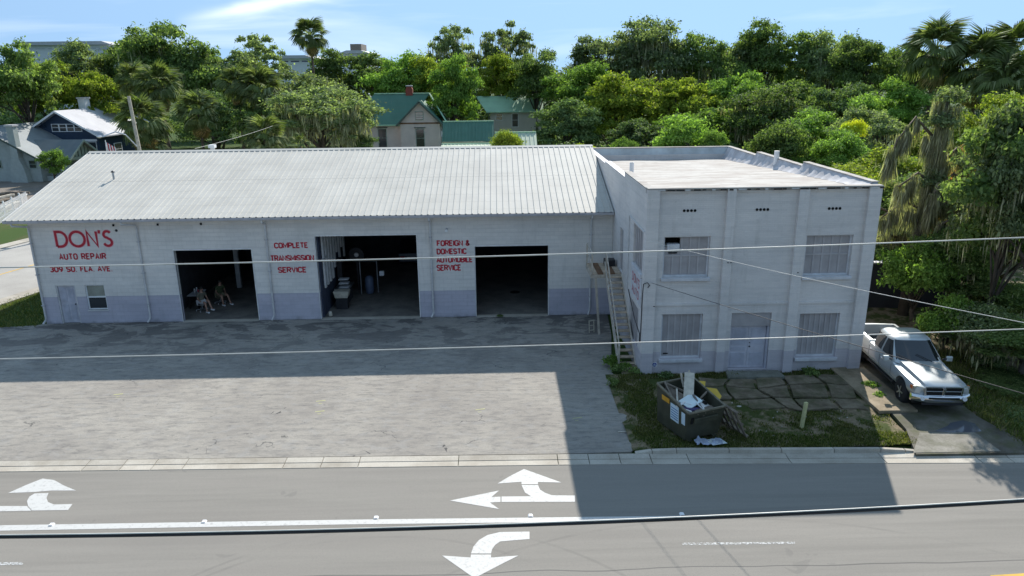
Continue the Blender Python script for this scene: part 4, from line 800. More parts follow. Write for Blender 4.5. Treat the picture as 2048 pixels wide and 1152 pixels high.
for (x, y, z, L_, e, m, lb) in ((6.15, -11.5, 1.28, 1.0, (20, 0, 65), 'wood', 'long brown lath lying across the back of the dumpster'), (5.9, -12.0, 1.2, .9, (12, 0, -18), 'woodl', 'pale splintered lath along the left inside of the dumpster'), (6.75, -12.1, 1.1, .8, (25, 0, -60), 'wood', 'dark lath wedged by the right inside wall of the dumpster'), (6.5, -12.6, 1.15, .7, (30, 0, 15), 'fencew', 'grey splinter sticking up in the middle of the dumpster'), (5.72, -11.6, 1.25, .8, (35, 0, 10), 'wood', 'thin grey stick rising at the left rim of the dumpster'), (6.35, -11.15, 1.5, .5, (70, 0, 25), 'woodl', 'short pale stub of timber poking over the back of the dumpster'), (6.62, -11.05, 1.55, .5, (75, 0, -35), 'woodl', 'pale timber end leaning on the far rim of the dumpster'), (5.98, -12.5, 1.14, .7, (5, 0, -60), 'trim', 'white strip crossing the rubbish near the left rim of the dumpster'), (6.0, -12.45, 1.12, .55, (0, 8, 50), 'trim', 'second white strip lying under the first at the left rim'), (5.93, -12.9, 1.05, .7, (-12, 0, 12), 'trim', 'white bent pipe inside the front left corner of the dumpster')):
    board('stick', (x, y, z + DZ), L_, .06, .05, e, m, lb, 'stick')
tag(MB().prism([(-.55, -.2), (.1, -.35), (.55, -.2), (.6, .15), (.35, .35), (-.05, .22), (-.1, .45), (-.5, .3)], -.02, .02, lambda a, b, d: (a, b, d)).obj('yellow_shell', M['yellow'], None, loc=(*DR(7.35, -10.85), .9), rot=(R(35), R(18), R(-22))), 'bright yellow plastic shell with a slot leaning behind the dumpster', 'plastic part')
_p = DR(7.35, -10.85); mb = MB().bar((_p[0], _p[1] + .03, .93), (_p[0] + .25, _p[1] - .03, .90), .04, .01); tag(mb.obj('bracket', M['wood']), 'small dark slot bracket on the yellow plastic shell', 'bracket')
tag(MB().bar((*DR(7.3, -11.0), .1), (*DR(7.2, -10.85), .85), .08).obj('prop', M['wood']), 'short timber prop holding up the yellow plastic shell', 'prop')
pl = empty('pallet', (7.95, -12.65, .05), R(-14), 'weathered grey wooden pallet leaning against the right side of the dumpster', 'pallet')
for k in range(7): MB().box((-.012, -1.0 + k * .3, 0), (.012, -.86 + k * .3, 1.25)).obj('slat', M['wood'], pl)
for z_ in (.06, .6, 1.14): MB().box((.013, -1.0, z_), (.09, .95, z_ + .06)).obj('runner', M['wood'], pl)
pl.rotation_euler = (R(0), R(-28), R(20))
rnd.seed(9); v = []; f = []
for j in range(9):
    for i in range(13): v.append((i * .075 + rnd.uniform(-.02, .02), j * .05 + .05 * math.sin(i * .7), .03 + abs(rnd.gauss(0, .045))))
for j in range(8):
    for i in range(12): a = j * 13 + i; f.append((a, a + 1, a + 14, a + 13))
tag(link('rag', mesh('rag', v, f, M['cloth'], True), None, (6.45, -14.05, .08)), 'crumpled pale blue rag on the grass in front of the dumpster', 'rag')
tag(MB().box((-.3, -.2, 0), (.3, .2, .012)).obj('flat_card', M['ltpanel'], None, loc=(7.15, -13.85, .12), rot=(0, .1, .4)), 'flat pale green sheet lying on the grass right of the rag', 'sheet')
sk = MB().box((-.055, -.045, -.1), (.055, .045, .93)).obj('wooden_stake', M['woody'], None, loc=(*G(1603, 857)[:2], .07), rot=(R(2), R(3), .3)); tag(sk, 'short yellowish wooden post stuck upright in the grass', 'post')
rnd.seed(4)
for k, (px, py, lb) in enumerate(((1316, 768, 'flat pale stone on the soil behind the dumpster'), (1546, 876, 'white scrap on the grass below the broken patio'), (1560, 760, 'pale stone chip at the foot of the brick wall'), (1478, 817, 'pale fragment on the patio slab right of the pallet'))):
    x, y, _ = G(px, py); mb = MB(); mb.lathe([(.02, 0), (.11, .02), (.12, .05), (.06, .08), (.01, .09)], (0, 0, 0), 7); tag(mb.obj('stone', M['rock'], None, loc=(x, y, .07), sc=(rnd.uniform(.4, .9), rnd.uniform(.3, .6), .5)), lb, 'stone')
x, y, _ = G(1262, 865); t = tag(MB().bar((x - .45, y, .03), (x + .5, y + .02, .035), .035, .02).obj('stick', M['woodl']), 'thin pale stick lying on the asphalt by the grass edge', 'stick')

# ================================================================== PICKUP
def pickup():
    T = empty('pickup_truck', (15.92, -9.12, .165), math.pi - R(5), 'silver four door pickup truck parked nose out on the driveway', 'pickup truck')
    st = []   # y, w, zb, zs, zh
    for y, w, zb, zs, zh, hx in ((3.04, .80, .62, .93, .98, .52), (2.98, .93, .56, .96, 1.03, .58), (2.7, .985, .52, .99, 1.10, .62), (2.0, 1.0, .48, 1.03, 1.17, .66), (1.25, 1.0, .46, 1.08, 1.22, .70), (1.1, 1.0, .45, 1.12, 1.20, .74), (.2, 1.0, .44, 1.15, 1.18, .80), (-1.0, 1.0, .44, 1.16, 1.17, .84), (-1.06, 1.0, .45, 1.16, 1.17, .84), (-1.1, 1.01, .5, 1.20, 1.225, .88), (-2.6, 1.01, .52, 1.20, 1.225, .88), (-3.12, .99, .55, 1.20, 1.225, .88)):
        h = [(w * .88, zb), (w * .97, zb + .14), (w, .74), (w * .985, zs - .10), (w * .93, zs), (hx + .04, zs + .015), (hx, zh), (hx * .5, zh + .015)]
        st.append((y, h + [(0, zh + .02)] + [(-a, b) for a, b in h[::-1]]))
    v = []; f = []; n = len(st[0][1])
    for y, s in st: v += [(a, y, b) for a, b in s]
    for j in range(len(st) - 1):
        for i in range(n): a = j * n + i; b = j * n + (i + 1) % n; f.append((a, a + n, b + n, b))
    f.append(tuple(range(n))); f.append(tuple((len(st) - 1) * n + i for i in range(n))[::-1])
    me = mesh('body', v, f, M['carp']); bmm = bmesh.new(); bmm.from_mesh(me); bmesh.ops.recalc_face_normals(bmm, faces=bmm.faces); bmm.to_mesh(me); bmm.free()
    me.polygons.foreach_set('use_smooth', [True] * len(me.polygons)); me.set_sharp_from_angle(angle=R(34))
    body = link('body', me, T)
    cut = MB()
    for sx_ in (-1, 1):
        for yy in (2.03, -2.04): cut.lathe([(.52, -.30), (.52, .40)], (sx_ * .98, yy, .42), 28, 'x')
    cut.box((-.80, -3.0, .72), (.80, -1.16, 2.0))
    cm = mesh('c', cut.v, cut.f, M['darkmetal']); bmm = bmesh.new(); bmm.from_mesh(cm); bmesh.ops.recalc_face_normals(bmm, faces=bmm.faces); bmm.to_mesh(cm); bmm.free()
    co = bpy.data.objects.new('c', cm); col.objects.link(co); body.parent = None
    md = body.modifiers.new('b', 'BOOLEAN'); md.object = co; md.operation = 'DIFFERENCE'; md.solver = 'EXACT'
    bpy.context.view_layer.update(); dg = bpy.context.evaluated_depsgraph_get(); nm = bpy.data.meshes.new_from_object(body.evaluated_get(dg)); body.modifiers.clear()
    if len(nm.polygons) > 50: body.data = nm
    body.parent = T; bpy.data.objects.remove(co)
    MB().box((-.79, -2.99, .722), (.79, -1.17, .74)).obj('bed_floor', M['darkmetal'], T)
    # cab surface
    def par(z): 
        k = [(1.14, .95, 1.30, -1.03), (1.30, .93, 1.08, -1.02), (1.60, .83, .68, -.97), (1.80, .75, .44, -.90), (1.87, .66, .30, -.82), (1.90, .50, .12, -.70)]
        for a, b in zip(k, k[1:]):
            if z <= b[0]: t = max(0, (z - a[0]) / (b[0] - a[0])); return [a[i] + (b[i] - a[i]) * t for i in (1, 2, 3)]
        return list(k[-1][1:])
    N = 5.0
    def ring(z, m=40):
        w, yf, yr = par(z); yc, hy = (yf + yr) / 2, (yf - yr) / 2; out = []
        for i in range(m): t = 2 * math.pi * i / m; c, s = math.cos(t), math.sin(t); out.append((math.copysign(abs(c) ** (2 / N), c) * w, yc + math.copysign(abs(s) ** (2 / N), s) * hy, z))
        return out
    zs = [1.14, 1.22, 1.30, 1.45, 1.60, 1.70, 1.80, 1.84, 1.87, 1.89, 1.90]; v = []; f = []
    for z in zs: v += ring(z)
    for j in range(len(zs) - 1):
        for i in range(40): f.append((j * 40 + i, j * 40 + (i + 1) % 40, (j + 1) * 40 + (i + 1) % 40, (j + 1) * 40 + i))
    b0 = (len(zs) - 1) * 40; v.append((0, -.28, 1.915)); f += [(b0 + i, b0 + (i + 1) % 40, len(v) - 1) for i in range(40)]
    link('cab', mesh('cab', v, f, M['carp'], True), T)
    def patch(nm, side, a0, a1, b0_, b1, z0, z1, m, off=.006, nseg=12):
        v = []; f = []
        for j in range(7):
            z = z0 + (z1 - z0) * j / 6; w, yf, yr = par(z); yc, hy = (yf + yr) / 2, (yf - yr) / 2; t = j / 6; lo = a0 + (b0_ - a0) * t; hi = a1 + (b1 - a1) * t
            for i in range(nseg + 1):
                q = lo + (hi - lo) * i / nseg
                if side == 'f': r = (1 - min(.999, abs(q / w)) ** N) ** (1 / N); v.append((q, yc + hy * r + off, z + off * .5))
                elif side == 'b': r = (1 - min(.999, abs(q / w)) ** N) ** (1 / N); v.append((q, yc - hy * r - off, z + off * .5))
                else: r = (1 - min(.999, abs((q - yc) / hy)) ** N) ** (1 / N); v.append((side * (w * r + off), q, z))
        for j in range(6):
            for i in range(nseg): a = j * (nseg + 1) + i; f.append((a, a + 1, a + nseg + 2, a + nseg + 1))
        return link(nm, mesh(nm, v, f, m, True), T)
    ws = patch('windshield', 'f', -.82, .82, -.66, .66, 1.23, 1.79, M['glass'])
    patch('rear_window', 'b', -.6, .6, -.5, .5, 1.3, 1.76, M['glass'])
    for s_ in (-1, 1):
        patch('side_window', s_, .12, .93, .10, .38, 1.24, 1.76, M['glass']); patch('side_window', s_, -.82, .0, -.76, .0, 1.24, 1.76, M['glass'])
        for yy in (1.1, .06, -.95): MB().box((s_ * 1.0 - .003, yy, .56), (s_ * 1.0 + .004, yy + .012, 1.08)).obj('door_seam', M['darkmetal'], T)
        for yy in (.22, -.80): MB().box((min(s_ * .99, s_ * 1.03), yy, .98), (max(s_ * .99, s_ * 1.03), yy + .14, 1.01)).obj('door_handle', M['chrome'], T, bevel=.006)
        MB().box((min(s_ * .97, s_ * 1.025), -1.5, .60), (max(s_ * .97, s_ * 1.025), 1.5, .65)).obj('side_moulding', M['cart'], T, bevel=.008)
        MB().box((min(s_ * .86, s_ * .985), -1.0, .38), (max(s_ * .86, s_ * .985), 1.3, .45)).obj('side_step', M['darkmetal'], T, bevel=.02)
        mr = MB().bar((s_ * .93, .98, 1.22), (s_ * 1.1, 1.0, 1.26), .05, .05).obj('mirror', M['darkmetal'], T); MB().box((s_ * 1.16 - .11, .92, 1.16), (s_ * 1.16 + .11, 1.03, 1.36)).obj('mirror_shell', M['carp'], mr, bevel=.03)
        # lamps
        hl = MB().prism([(.64, .79), (.96, .84), (.965, .97), (.90, .985), (.66, .96)], 0, .10, lambda a, b, d: (s_ * a, 3.05 - d - (a - .6) ** 2 * .9, b)).obj('headlight', M['lens'], T, bevel=.012)
        MB().prism([(0, .83), (.14, .86), (.13, .96), (0, .97)], 0, .012, lambda a, b, d: (s_ * (.972 + d + .01), 2.86 - a, b)).obj('marker_lamp', M['amber'], T)
        MB().box((s_ * .9 - .06, -3.14, .8), (s_ * .9 + .06, -3.1, 1.15)).obj('tail_lamp', M['red'], T)
        MB().lathe([(.07, 0), (.075, .03)], (s_ * .72, 3.17, .60), 14, 'y').obj('fog_lamp', M['white'], T)
    # grille
    g = MB().prism([(-.60, .70), (.60, .70), (.63, 1.0), (-.63, 1.0)], 0, .05, lambda a, b, d: (a, 3.05 + d, b)).obj('grille', M['black'], T)
    for (p, q, w_, h_) in (((-.63, 3.11, .685), (.63, 3.11, .685), .04, .05), ((-.65, 3.11, 1.01), (.65, 3.11, 1.01), .04, .06), ((-.615, 3.11, .69), (-.64, 3.11, 1.0), .04, .06), ((.615, 3.11, .69), (.64, 3.11, 1.0), .04, .06), ((0, 3.115, .69), (0, 3.115, 1.01), .04, .09), ((-.63, 3.11, .85), (.63, 3.11, .85), .035, .035)):
        MB().bar(p, q, w_, h_, up=(0, 0, 1) if p[2] == q[2] else (1, 0, 0)).obj('grille_bar', M['chrome'], g, bevel=.008)
    MB().prism([(-.04, .885), (.04, .885), (.05, .97), (0, .99), (-.05, .97)], .0, .02, lambda a, b, d: (a, 3.165 + d, b)).obj('emblem', M['chrome'], g)
    v = []; f = []; pr = [(.0, .42), (.05, .44), (.09, .52), (.09, .64), (.05, .69), (-.05, .70), (-.06, .44)]
    for i in range(17):
        a = -1 + i / 8; x_ = a * 1.0; yb_ = 3.13 - abs(a) ** 3.5 * .26
        v += [(x_, yb_ + d, z) for d, z in pr]
    for i in range(16):
        for k in range(7): a = i * 7 + k; b = i * 7 + (k + 1) % 7; f.append((a, b, b + 7, a + 7))
    f += [tuple(range(7))[::-1], tuple(16 * 7 + i for i in range(7))]
    bp = link('front_bumper', mesh('front_bumper', v, f, M['chrome'], True), T); bp.data.set_sharp_from_angle(angle=R(40))
    MB().box((-.52, 3.2, .60), (.52, 3.235, .655)).obj('bumper_slot', M['black'], bp); MB().box((-.7, 3.08, .34), (.7, 3.14, .42)).obj('air_dam', M['darkmetal'], bp)
    MB().box((-.95, -3.22, .5), (.95, -3.12, .68)).obj('rear_bumper', M['chrome'], T, bevel=.02); MB().box((-.8, -3.13, .7), (.8, -3.08, 1.23)).obj('tailgate', M['carp'], T, bevel=.01)
    MB().box((-.9, -3.0, .3), (.9, 2.9, .44)).obj('chassis', M['black'], T)
    for sx_ in (-1, 1):
        for yy in (2.03, -2.04):
            w = MB().lathe([(.27, -.13), (.40, -.14), (.445, -.11), (.45, 0), (.445, .11), (.40, .14), (.27, .13)], (0, 0, 0), 28, 'x').obj('wheel', M['rubber'], T, True, loc=(sx_ * .86, yy, .385))
            MB().lathe([(.235, sx_ * .05), (.26, sx_ * .125), (.235, sx_ * .128), (.215, sx_ * .07)], (0, 0, 0), 24, 'x').obj('rim', M['steel'], w)
            MB().lathe([(.235, sx_ * .04), (.235, sx_ * .045)], (0, 0, 0), 20, 'x').obj('brake', M['black'], w)
            for k in range(5): a = 2 * math.pi * k / 5; MB().bar((sx_ * .10, .04 * math.cos(a), .04 * math.sin(a)), (sx_ * .105, .23 * math.cos(a), .23 * math.sin(a)), .05, .085, up=(1, 0, 0)).obj('spoke', M['steel'], w)
            MB().lathe([(.06, sx_ * .06), (.055, sx_ * .135), (.02, sx_ * .14)], (0, 0, 0), 12, 'x').obj('hub_cap', M['steel'], w)
    for s_ in (-.42, .30): MB().bar((s_, 1.24, 1.235), (s_ + .5, .98, 1.43), .018).obj('wiper', M['black'], T)
    MB().lathe([(.006, 0), (.004, .8)], (-.88, 1.3, 1.12), 5).obj('aerial', M['black'], T)
    seat = simple('truck_seat', (.2, .2, .2), .8)
    MB().bar((-.86, -1.3, 1.23), (-.86, -1.12, 1.23), .12, .06).obj('bed_cap', M['white'], T)
pickup()

# ================================================================== PEOPLE
def skinmesh(name, J, E, Rd, m, parent, root=0, sub=2):
    me = bpy.data.meshes.new(name); me.from_pydata(J, E, []); me.materials.append(m); o = link(name, me, parent)
    s = o.modifiers.new('skin', 'SKIN'); s.use_smooth_shade = True
    for i, r in enumerate(Rd): sv = me.skin_vertices[0].data[i]; sv.radius = (r, r) if isinstance(r, (int, float)) else r
    me.skin_vertices[0].data[root].use_root = True
    b = o.modifiers.new('sub', 'SUBSURF'); b.levels = sub; b.render_levels = sub; return o
def person(loc, rz, shirt, shorts, label, lean=.08, armx=.3, crossed=False):
    T = empty('person', loc, rz, label, 'person')      # seated, facing local -y, seat at .48
    h = .50; hz = .02
    sh = (0, .0 - lean * .5, h + .50); nk = (0, -lean * .6, h + .58); hd = (0, -lean - .02, h + .72); tp = (0, -lean - .02, h + .82)
    J = [(0, .05, h), (0, .03, h + .2), (0, 0, h + .38), sh, nk, hd, tp]; Rd = [(.16, .12), (.15, .11), (.17, .12), (.12, .09), .052, (.078, .095), .06]; E = [(i, i + 1) for i in range(6)]
    for s in (-1, 1):
        b = len(J); kx = s * .17 if not crossed else s * .10; fy = -.52 - (.12 if s > 0 else 0); kz = h + (.04 if not crossed or s < 0 else .12)
        J += [(s * .09, .02, h - .02), (kx, -.44, kz), (kx * 1.1, fy, .10 + (.12 if crossed and s > 0 else 0)), (kx * 1.15, fy - .17, .04 + (.12 if crossed and s > 0 else 0))]; Rd += [.092, .062, .042, (.038, .03)]; E += [(0, b), (b, b + 1), (b + 1, b + 2), (b + 2, b + 3)]
        b = len(J); J += [(s * .19, -lean * .5, h + .46), (s * .26, -.05, h + .22), (s * (.16 if s > 0 else armx), -.30, h + .16), (s * (.10 if s > 0 else armx + .02), -.37, h + .15)]; Rd += [.055, .042, .03, .033]; E += [(3, b), (b, b + 1), (b + 1, b + 2), (b + 2, b + 3)]
        for k in range(4): c = len(J); hx, hy, hz_ = J[b + 3]; J.append((hx - s * (.03 - k * .02), hy - .065 + abs(k - 1.4) * .008, hz_ - .015)); Rd.append(.009); E.append((b + 3, c))
        c = len(J); J.append((J[b + 3][0] - s * .055, J[b + 3][1] - .02, J[b + 3][2])); Rd.append(.010); E.append((b + 3, c))
    skinmesh('body', J, E, Rd, M['skin'], T)
    J = [(0, .05, h + .02), (0, .03, h + .2), (0, 0, h + .38), (0, -lean * .5, h + .5)]; Rd = [(.185, .145), (.175, .135), (.195, .145), (.13, .1)]; E = [(0, 1), (1, 2), (2, 3)]
    for s in (-1, 1): b = len(J); J += [(s * .2, -lean * .5, h + .46), (s * .25, -.03, h + .28)]; Rd += [.075, .066]; E += [(3, b), (b, b + 1)]
    skinmesh('shirt', J, E, Rd, M[shirt], T)
    J = [(0, .05, h)]; Rd = [(.19, .15)]; E = []
    for s in (-1, 1): b = len(J); kx = s * .17 if not crossed else s * .10; J += [(s * .1, .0, h - .01), (kx * .95, -.36, h + .02 + (.06 if crossed and s > 0 else 0))]; Rd += [.11, .09]; E += [(0, b), (b, b + 1)]
    skinmesh('shorts', J, E, Rd, M[shorts], T)
    hr = MB().lathe([(.085, -.02), (.10, .03), (.085, .08), (.04, .115), (.005, .12)], (hd[0], hd[1] + .018, hd[2] + .01), 14).obj('hair', M['hair'], T, True)
    fc = MB()
    for s in (-1, 1): MB().lathe([(.012, 0), (.008, .006), (.001, .008)], (s * .032, hd[1] - .092, hd[2] + .01), 8, 'z').obj('eye', M['black'], T)
    MB().prism([(-.012, -.02), (.012, -.02), (0, .03)], -.03, .0, lambda a, b, d: (a, hd[1] - .08 + d * (1 if b < 0 else .2), hd[2] + b)).obj('nose', M['skin'], T)
    MB().box((-.022, hd[1] - .092, hd[2] - .045), (.022, hd[1] - .08, hd[2] - .037)).obj('mouth', M['brick'], T)
    for s in (-1, 1):
        kx = s * .17 if not crossed else s * .10; fy = -.52 - (.12 if s > 0 else 0); z = .0 + (.12 if crossed and s > 0 else 0)
        MB().box((kx * 1.13 - .048, fy - .21, z), (kx * 1.13 + .048, fy + .07, z + .085)).obj('shoe', M['white'], T, bevel=.03)
    return T
P1 = (-15.75, 1.7, .03); P2 = (-15.25, 3.0, .03)
person(P1, R(55), 'shirtk', 'shortw', 'person in pale shorts and khaki shirt seated nearest the left bay opening', crossed=True)
person(P2, R(50), 'shirtg', 'shortk', 'person in an olive green shirt seated deeper in the left bay', lean=.12)
def stool(loc, rz, label):
    T = empty('work_stool', loc, rz, label, 'stool'); MB().lathe([(.05, .36), (.2, .38), (.21, .43), (.18, .45)], (0, .05, 0), 18).obj('seat', M['black'], T, True); MB().tube([(0, .05, .08), (0, .05, .38)], .028, 8).obj('post', M['steel'], T)
    for k in range(5):
        a = 2 * math.pi * k / 5; MB().bar((0, .05, .1), (.3 * math.cos(a), .05 + .3 * math.sin(a), .07), .035, .03).obj('leg', M['steel'], T); MB().lathe([(.03, -.015), (.03, .015)], (.3 * math.cos(a), .05 + .3 * math.sin(a), .03), 8, 'x').obj('castor', M['white'], T)
    return T
stool(P1, R(55), 'five legged chrome stool under the person nearest the bay opening'); stool(P2, R(50), 'five legged stool under the person in the olive shirt')
t = empty('shop_table', (-16.35, 2.6, .03), 0, 'cluttered grey table left of the two seated people', 'table')
MB().box((-.28, -.6, .72), (.3, .6, .76)).obj('top', M['sill'], t)
for a in (-.22, .22):
    for b in (-.5, .5): MB().box((a - .03, b - .03, 0), (a + .03, b + .03, .72)).obj('leg', M['darkmetal'], t)
for k, (a, b, hh, m) in enumerate(((-.1, .3, .2, 'white'), (.05, .1, .14, 'red'), (.1, -.25, .1, 'steel'), (-.05, -.1, .25, 'trim'))): tag(MB().lathe([(.04, 0), (.045, hh * .7), (.02, hh)], (-16.35 + a, 2.6 + b, .79), 10).obj('shop_bottle', M[m]), ['white bottle at the back of the cluttered table in the left bay', 'small red bottle on the cluttered table in the left bay', 'low steel jar at the front of the cluttered bay table', 'tallest pale bottle on the cluttered bay table'][k], 'bottle')

# ================================================================== CABLES
def cable(pts, sag, r, m, label, n=28, name='overhead_cable'):
    a, b = Vector(pts[0]), Vector(pts[1]); P = []
    for i in range(n + 1): t = i / n; p = a.lerp(b, t); p.z -= sag * 4 * t * (1 - t); P.append(p)
    return tag(MB().tube(P, r, 6).obj(name, M[m]), label, 'cable')
def ext(p, q, k): p, q = Vector(p), Vector(q); d = q - p; return p - d * k, q + d * k
a, b = ext(Y(0, 533), Y(2048, 475), 0) if False else ext(Y(0, 534), Y(2048, 476), .4) if False else (None, None)
def wire(px0, py0, px1, py1, y, r, m, label, sag=0.0, k=.6, mid=None):
    p, q = ext(Y(px0, py0, y), Y(px1, py1, y), k)
    n = 40; P = []
    for i in range(n + 1):
        t = i / n; s = t * (1 + 2 * k) - k; pt = p.lerp(q, t); pt.z += sag * 4 * (s * (s - 1)); P.append(pt)
    return tag(MB().tube(P, r, 6).obj('overhead_cable', M[m]), label, 'cable')
wire(0, 535, 2048, 475, -28.0, .0075, 'wire', 'pale overhead cable crossing in front of the garage bay openings', .035)
wire(0, 718, 2048, 658, -27.0, .0068, 'wire', 'thinner pale cable crossing lower over the parking lot', .03)
cb = wire(0, 1074, 2048, 1002, -28.6, .019, 'wired', 'thick dark bundled cable sagging over the road', .085)
cb2 = wire(0, 1070, 2048, 998, -28.6, .008, 'wire', 'paler strand lashed along the top of the thick bundled cable', .085)
def drop(p0, px1, py1, y1, sag, r, m, label):
    q = Vector(Y(px1, py1, y1)); p = Vector(p0); q = p + (q - p) * 1.15; return cable((p, q), sag, r, m, label, name='service_drop')
drop((5.75, -8.12, 5.72), 2048, 640, -22, .12, .008, 'wire', 'upper service cable running from the building corner to the right')
drop((6.0, -8.1, 4.0), 2048, 785, -22, .06, .009, 'wired', 'lower thin service cable slanting from the coil on the corner')
cable((Y(390, 297, 26), Y(545, 252, 40)), .1, .014, 'wire', 'pale guy cable rising behind the garage ridge', name='guy_cable')
up = empty('utility_pole', (*Y(290, 330, 30)[:2], -.05), 0, 'leaning weathered timber utility pole behind the garage roof', 'utility pole')
ptop = Vector(Y(257, 192, 30)) - up.location; MB().tube([(0, 0, 0), tuple(ptop)], [.19, .13], 10).obj('pole', M['woodl'], up)
sb = Vector(Y(274, 293, 29.6)) - up.location; tip = Vector(Y(205, 274, 27)) - up.location
MB().tube([sb, sb.lerp(tip, .3) + Vector((0, 0, .75)), sb.lerp(tip, .6) + Vector((0, 0, .75)), sb.lerp(tip, .85) + Vector((0, 0, .3)), tip], [.06, .055, .05, .045, .04], 8).obj('lamp_arm', M['steel'], up)
MB().lathe([(.05, -.1), (.2, -.05), (.22, .05), (.08, .12)], tuple(tip + Vector((-.25, 0, 0))), 12).obj('lamp_head', M['steel'], up)
fl = empty('flag', Y(212, 297, 34), 0, 'small striped flag hanging by the porch behind the roof end', 'flag')
MB().bar((0, 0, -1.5), (.05, 0, .75), .05).obj('flag_pole', M['white'], fl)
for k in range(7): MB().add([(.06 + k * .12, 0, .6 - k * .08), (.16 + k * .12, .02, .55 - k * .08), (.22 + k * .12, 0, -.35 - k * .04), (.1 + k * .12, .03, -.3 - k * .04)], [(0, 1, 2, 3)]).obj('stripe', M['flagred'] if k % 2 else M['white'], fl)

# ================================================================== HOUSES BEHIND
def gable_house(T, w, l, eave, ridge, wm_, rm, oh=.6, base=0.0, trim='white', gtrim=True):
    """local: gable end faces -y, ridge along +y"""
    wall(-w / 2, w / 2, base, eave, 0, .2, [], FX).obj('wall', M[wm_], T); wall(-w / 2, w / 2, base, eave, l - .2, l, [], FX).obj('wall', M[wm_], T)
    for s in (-w / 2, w / 2 - .2): wall(.2, l - .2, base, eave, s, s + .2, [], FY).obj('wall', M[wm_], T)
    for y in (0, l - .2): MB().prism([(-w / 2, eave), (w / 2, eave), (0, ridge - .05)], y, y + .2, lambda a, b, d: (a, d, b)).obj('gable', M[wm_], T)
    k = (ridge - eave) / (w / 2); e = w / 2 + oh; ze = ridge - k * e
    for s in (-1, 1):
        MB().prism([(0, ridge), (s * e, ze), (s * e, ze + .14), (0, ridge + .14)], -oh, l + oh, lambda a, b, d: (a, d, b)).obj('roof', M[rm], T)
        MB().bar((0, -oh - .03, ridge + .02), (s * e, -oh - .03, ze + .02), .05, .22).obj('rake_board', M[trim], T)
def window(T, x, y, z, w, h, face='y', trim='winwhite', n=1):
    f = wall(x - w / 2, x + w / 2, z, z + h, -.06, .0, [(x - w / 2 + .08, x + w / 2 - .08, z + .08, z + h - .08)], (lambda u, v, d: (u, y + d, v)) if face == 'y' else (lambda u, v, d: (y - d, u, v))).obj('window', M[trim], T)
    if face == 'y': MB().box((x - w / 2 + .06, y - .03, z + .06), (x + w / 2 - .06, y - .02, z + h - .06)).obj('pane', M['winpane'], f); MB().box((x - w / 2 + .08, y - .055, z + h * .5), (x + w / 2 - .08, y - .031, z + h * .5 + .05)).obj('sash', M[trim], f)
    else: MB().box((y + .02, x - w / 2 + .06, z + .06), (y + .03, x + w / 2 - .06, z + h - .06)).obj('pane', M['winpane'], f); MB().box((y + .031, x - w / 2 + .08, z + h * .5), (y + .055, x + w / 2 - .08, z + h * .5 + .05)).obj('sash', M[trim], f)
    return f
# navy bungalow with white roof: gable front turned to the left
p = Y(150, 310, 62); bh = empty('blue_house', (Y(132, 300, 62)[0], 62, -.05), R(-8), 'navy blue bungalow with a white roof and a row of four gable windows', 'house')
gable_house(bh, 9.6, 12, 5.2, 7.9, 'houseblue', 'roofwhite', .9)
for k in range(4): window(bh, -1.8 + k * 1.05 + .9, 0, 5.35, 1.05, 1.0)
window(bh, 3.6, 0, 2.2, 1.7, 1.9); MB().box((2.6, -.12, 4.15), (4.6, 0, 4.4)).obj('lintel', M['white'], bh); window(bh, 3.0, 5.25, 2.0, 1.6, 1.7, 'x')
ch = MB().box((-.9, 5.0, 7.0), (.1, 6.0, 9.3)).obj('chimney', M['concretewhite'], bh); MB().box((-1.0, 4.9, 9.3), (.2, 6.1, 9.5)).obj('chimney_cap', M['down'], ch)
for s in (-1, 1): MB().bar((s * 2.2, -.8, 6.5), (s * 2.2, 0, 5.9), .1).obj('bracket', M['houseblue'], bh)
# grey bungalow
p = Y(28, 330, 55); gh = empty('grey_house', (Y(-25, 300, 55)[0], 55.0, -.05), R(-8), 'pale grey bungalow with a tall side chimney and a gabled front porch', 'house')
gable_house(gh, 13, 10.5, 3.0, 6.4, 'housegrey', 'shingle', .7, trim='dkgreen')
ch = MB().box((3.6, -.75, 2.9), (4.5, -.02, 6.6)).obj('chimney', M['housegrey'], gh); MB().prism([(3.0, 0), (5.2, 0), (5.0, 1.6), (4.5, 2.89), (3.6, 2.89), (3.2, 1.6)], -.8, -.02, lambda a, b, d: (a, d, b)).obj('chimney_base', M['housegrey'], gh); MB().box((3.5, -.85, 6.6), (4.6, .08, 6.8)).obj('chimney_cap', M['down'], ch)
window(gh, 1.0, 0, 1.6, 1.0, 1.0, trim='greentrim'); window(gh, 5.6, 0, 1.6, 1.0, 1.0, trim='greentrim'); window(gh, -1.2, 0, 4.3, 1.6, 1.1, trim='greentrim')
# porch gable projecting from the right slope (+x), ridge along x
PX0, PX1, PY, PW, PE, PR = 3.6, 9.6, 3.4, 5.4, 2.75, 4.6
for s in (-1, 1): MB().prism([(0, PR), (s * (PW / 2 + .5), PR - (PR - PE) / (PW / 2) * (PW / 2 + .5)), (s * (PW / 2 + .5), PR + .14 - (PR - PE) / (PW / 2) * (PW / 2 + .5)), (0, PR + .14)], PX0, PX1 + .6, lambda a, b, d: (d, PY + a, b)).obj('porch_roof', M['shingled'], gh)
MB().prism([(-PW / 2, PE), (PW / 2, PE), (0, PR - .05)], PX1 - .1, PX1, lambda a, b, d: (d, PY + a, b)).obj('porch_gable', M['greentrim'], gh)
for k in range(-3, 4): MB().box((PX1 + .005, PY + k * .62 - .05, PE + .02), (PX1 + .06, PY + k * .62 + .05, PR - .1 - abs(k) * .42)).obj('gable_batten', M['dkgreen'], gh)
MB().box((PX1 - .1, PY - PW / 2 - .2, PE - .35), (PX1 + .1, PY + PW / 2 + .2, PE - .01)).obj('porch_beam', M['greentrim'], gh)
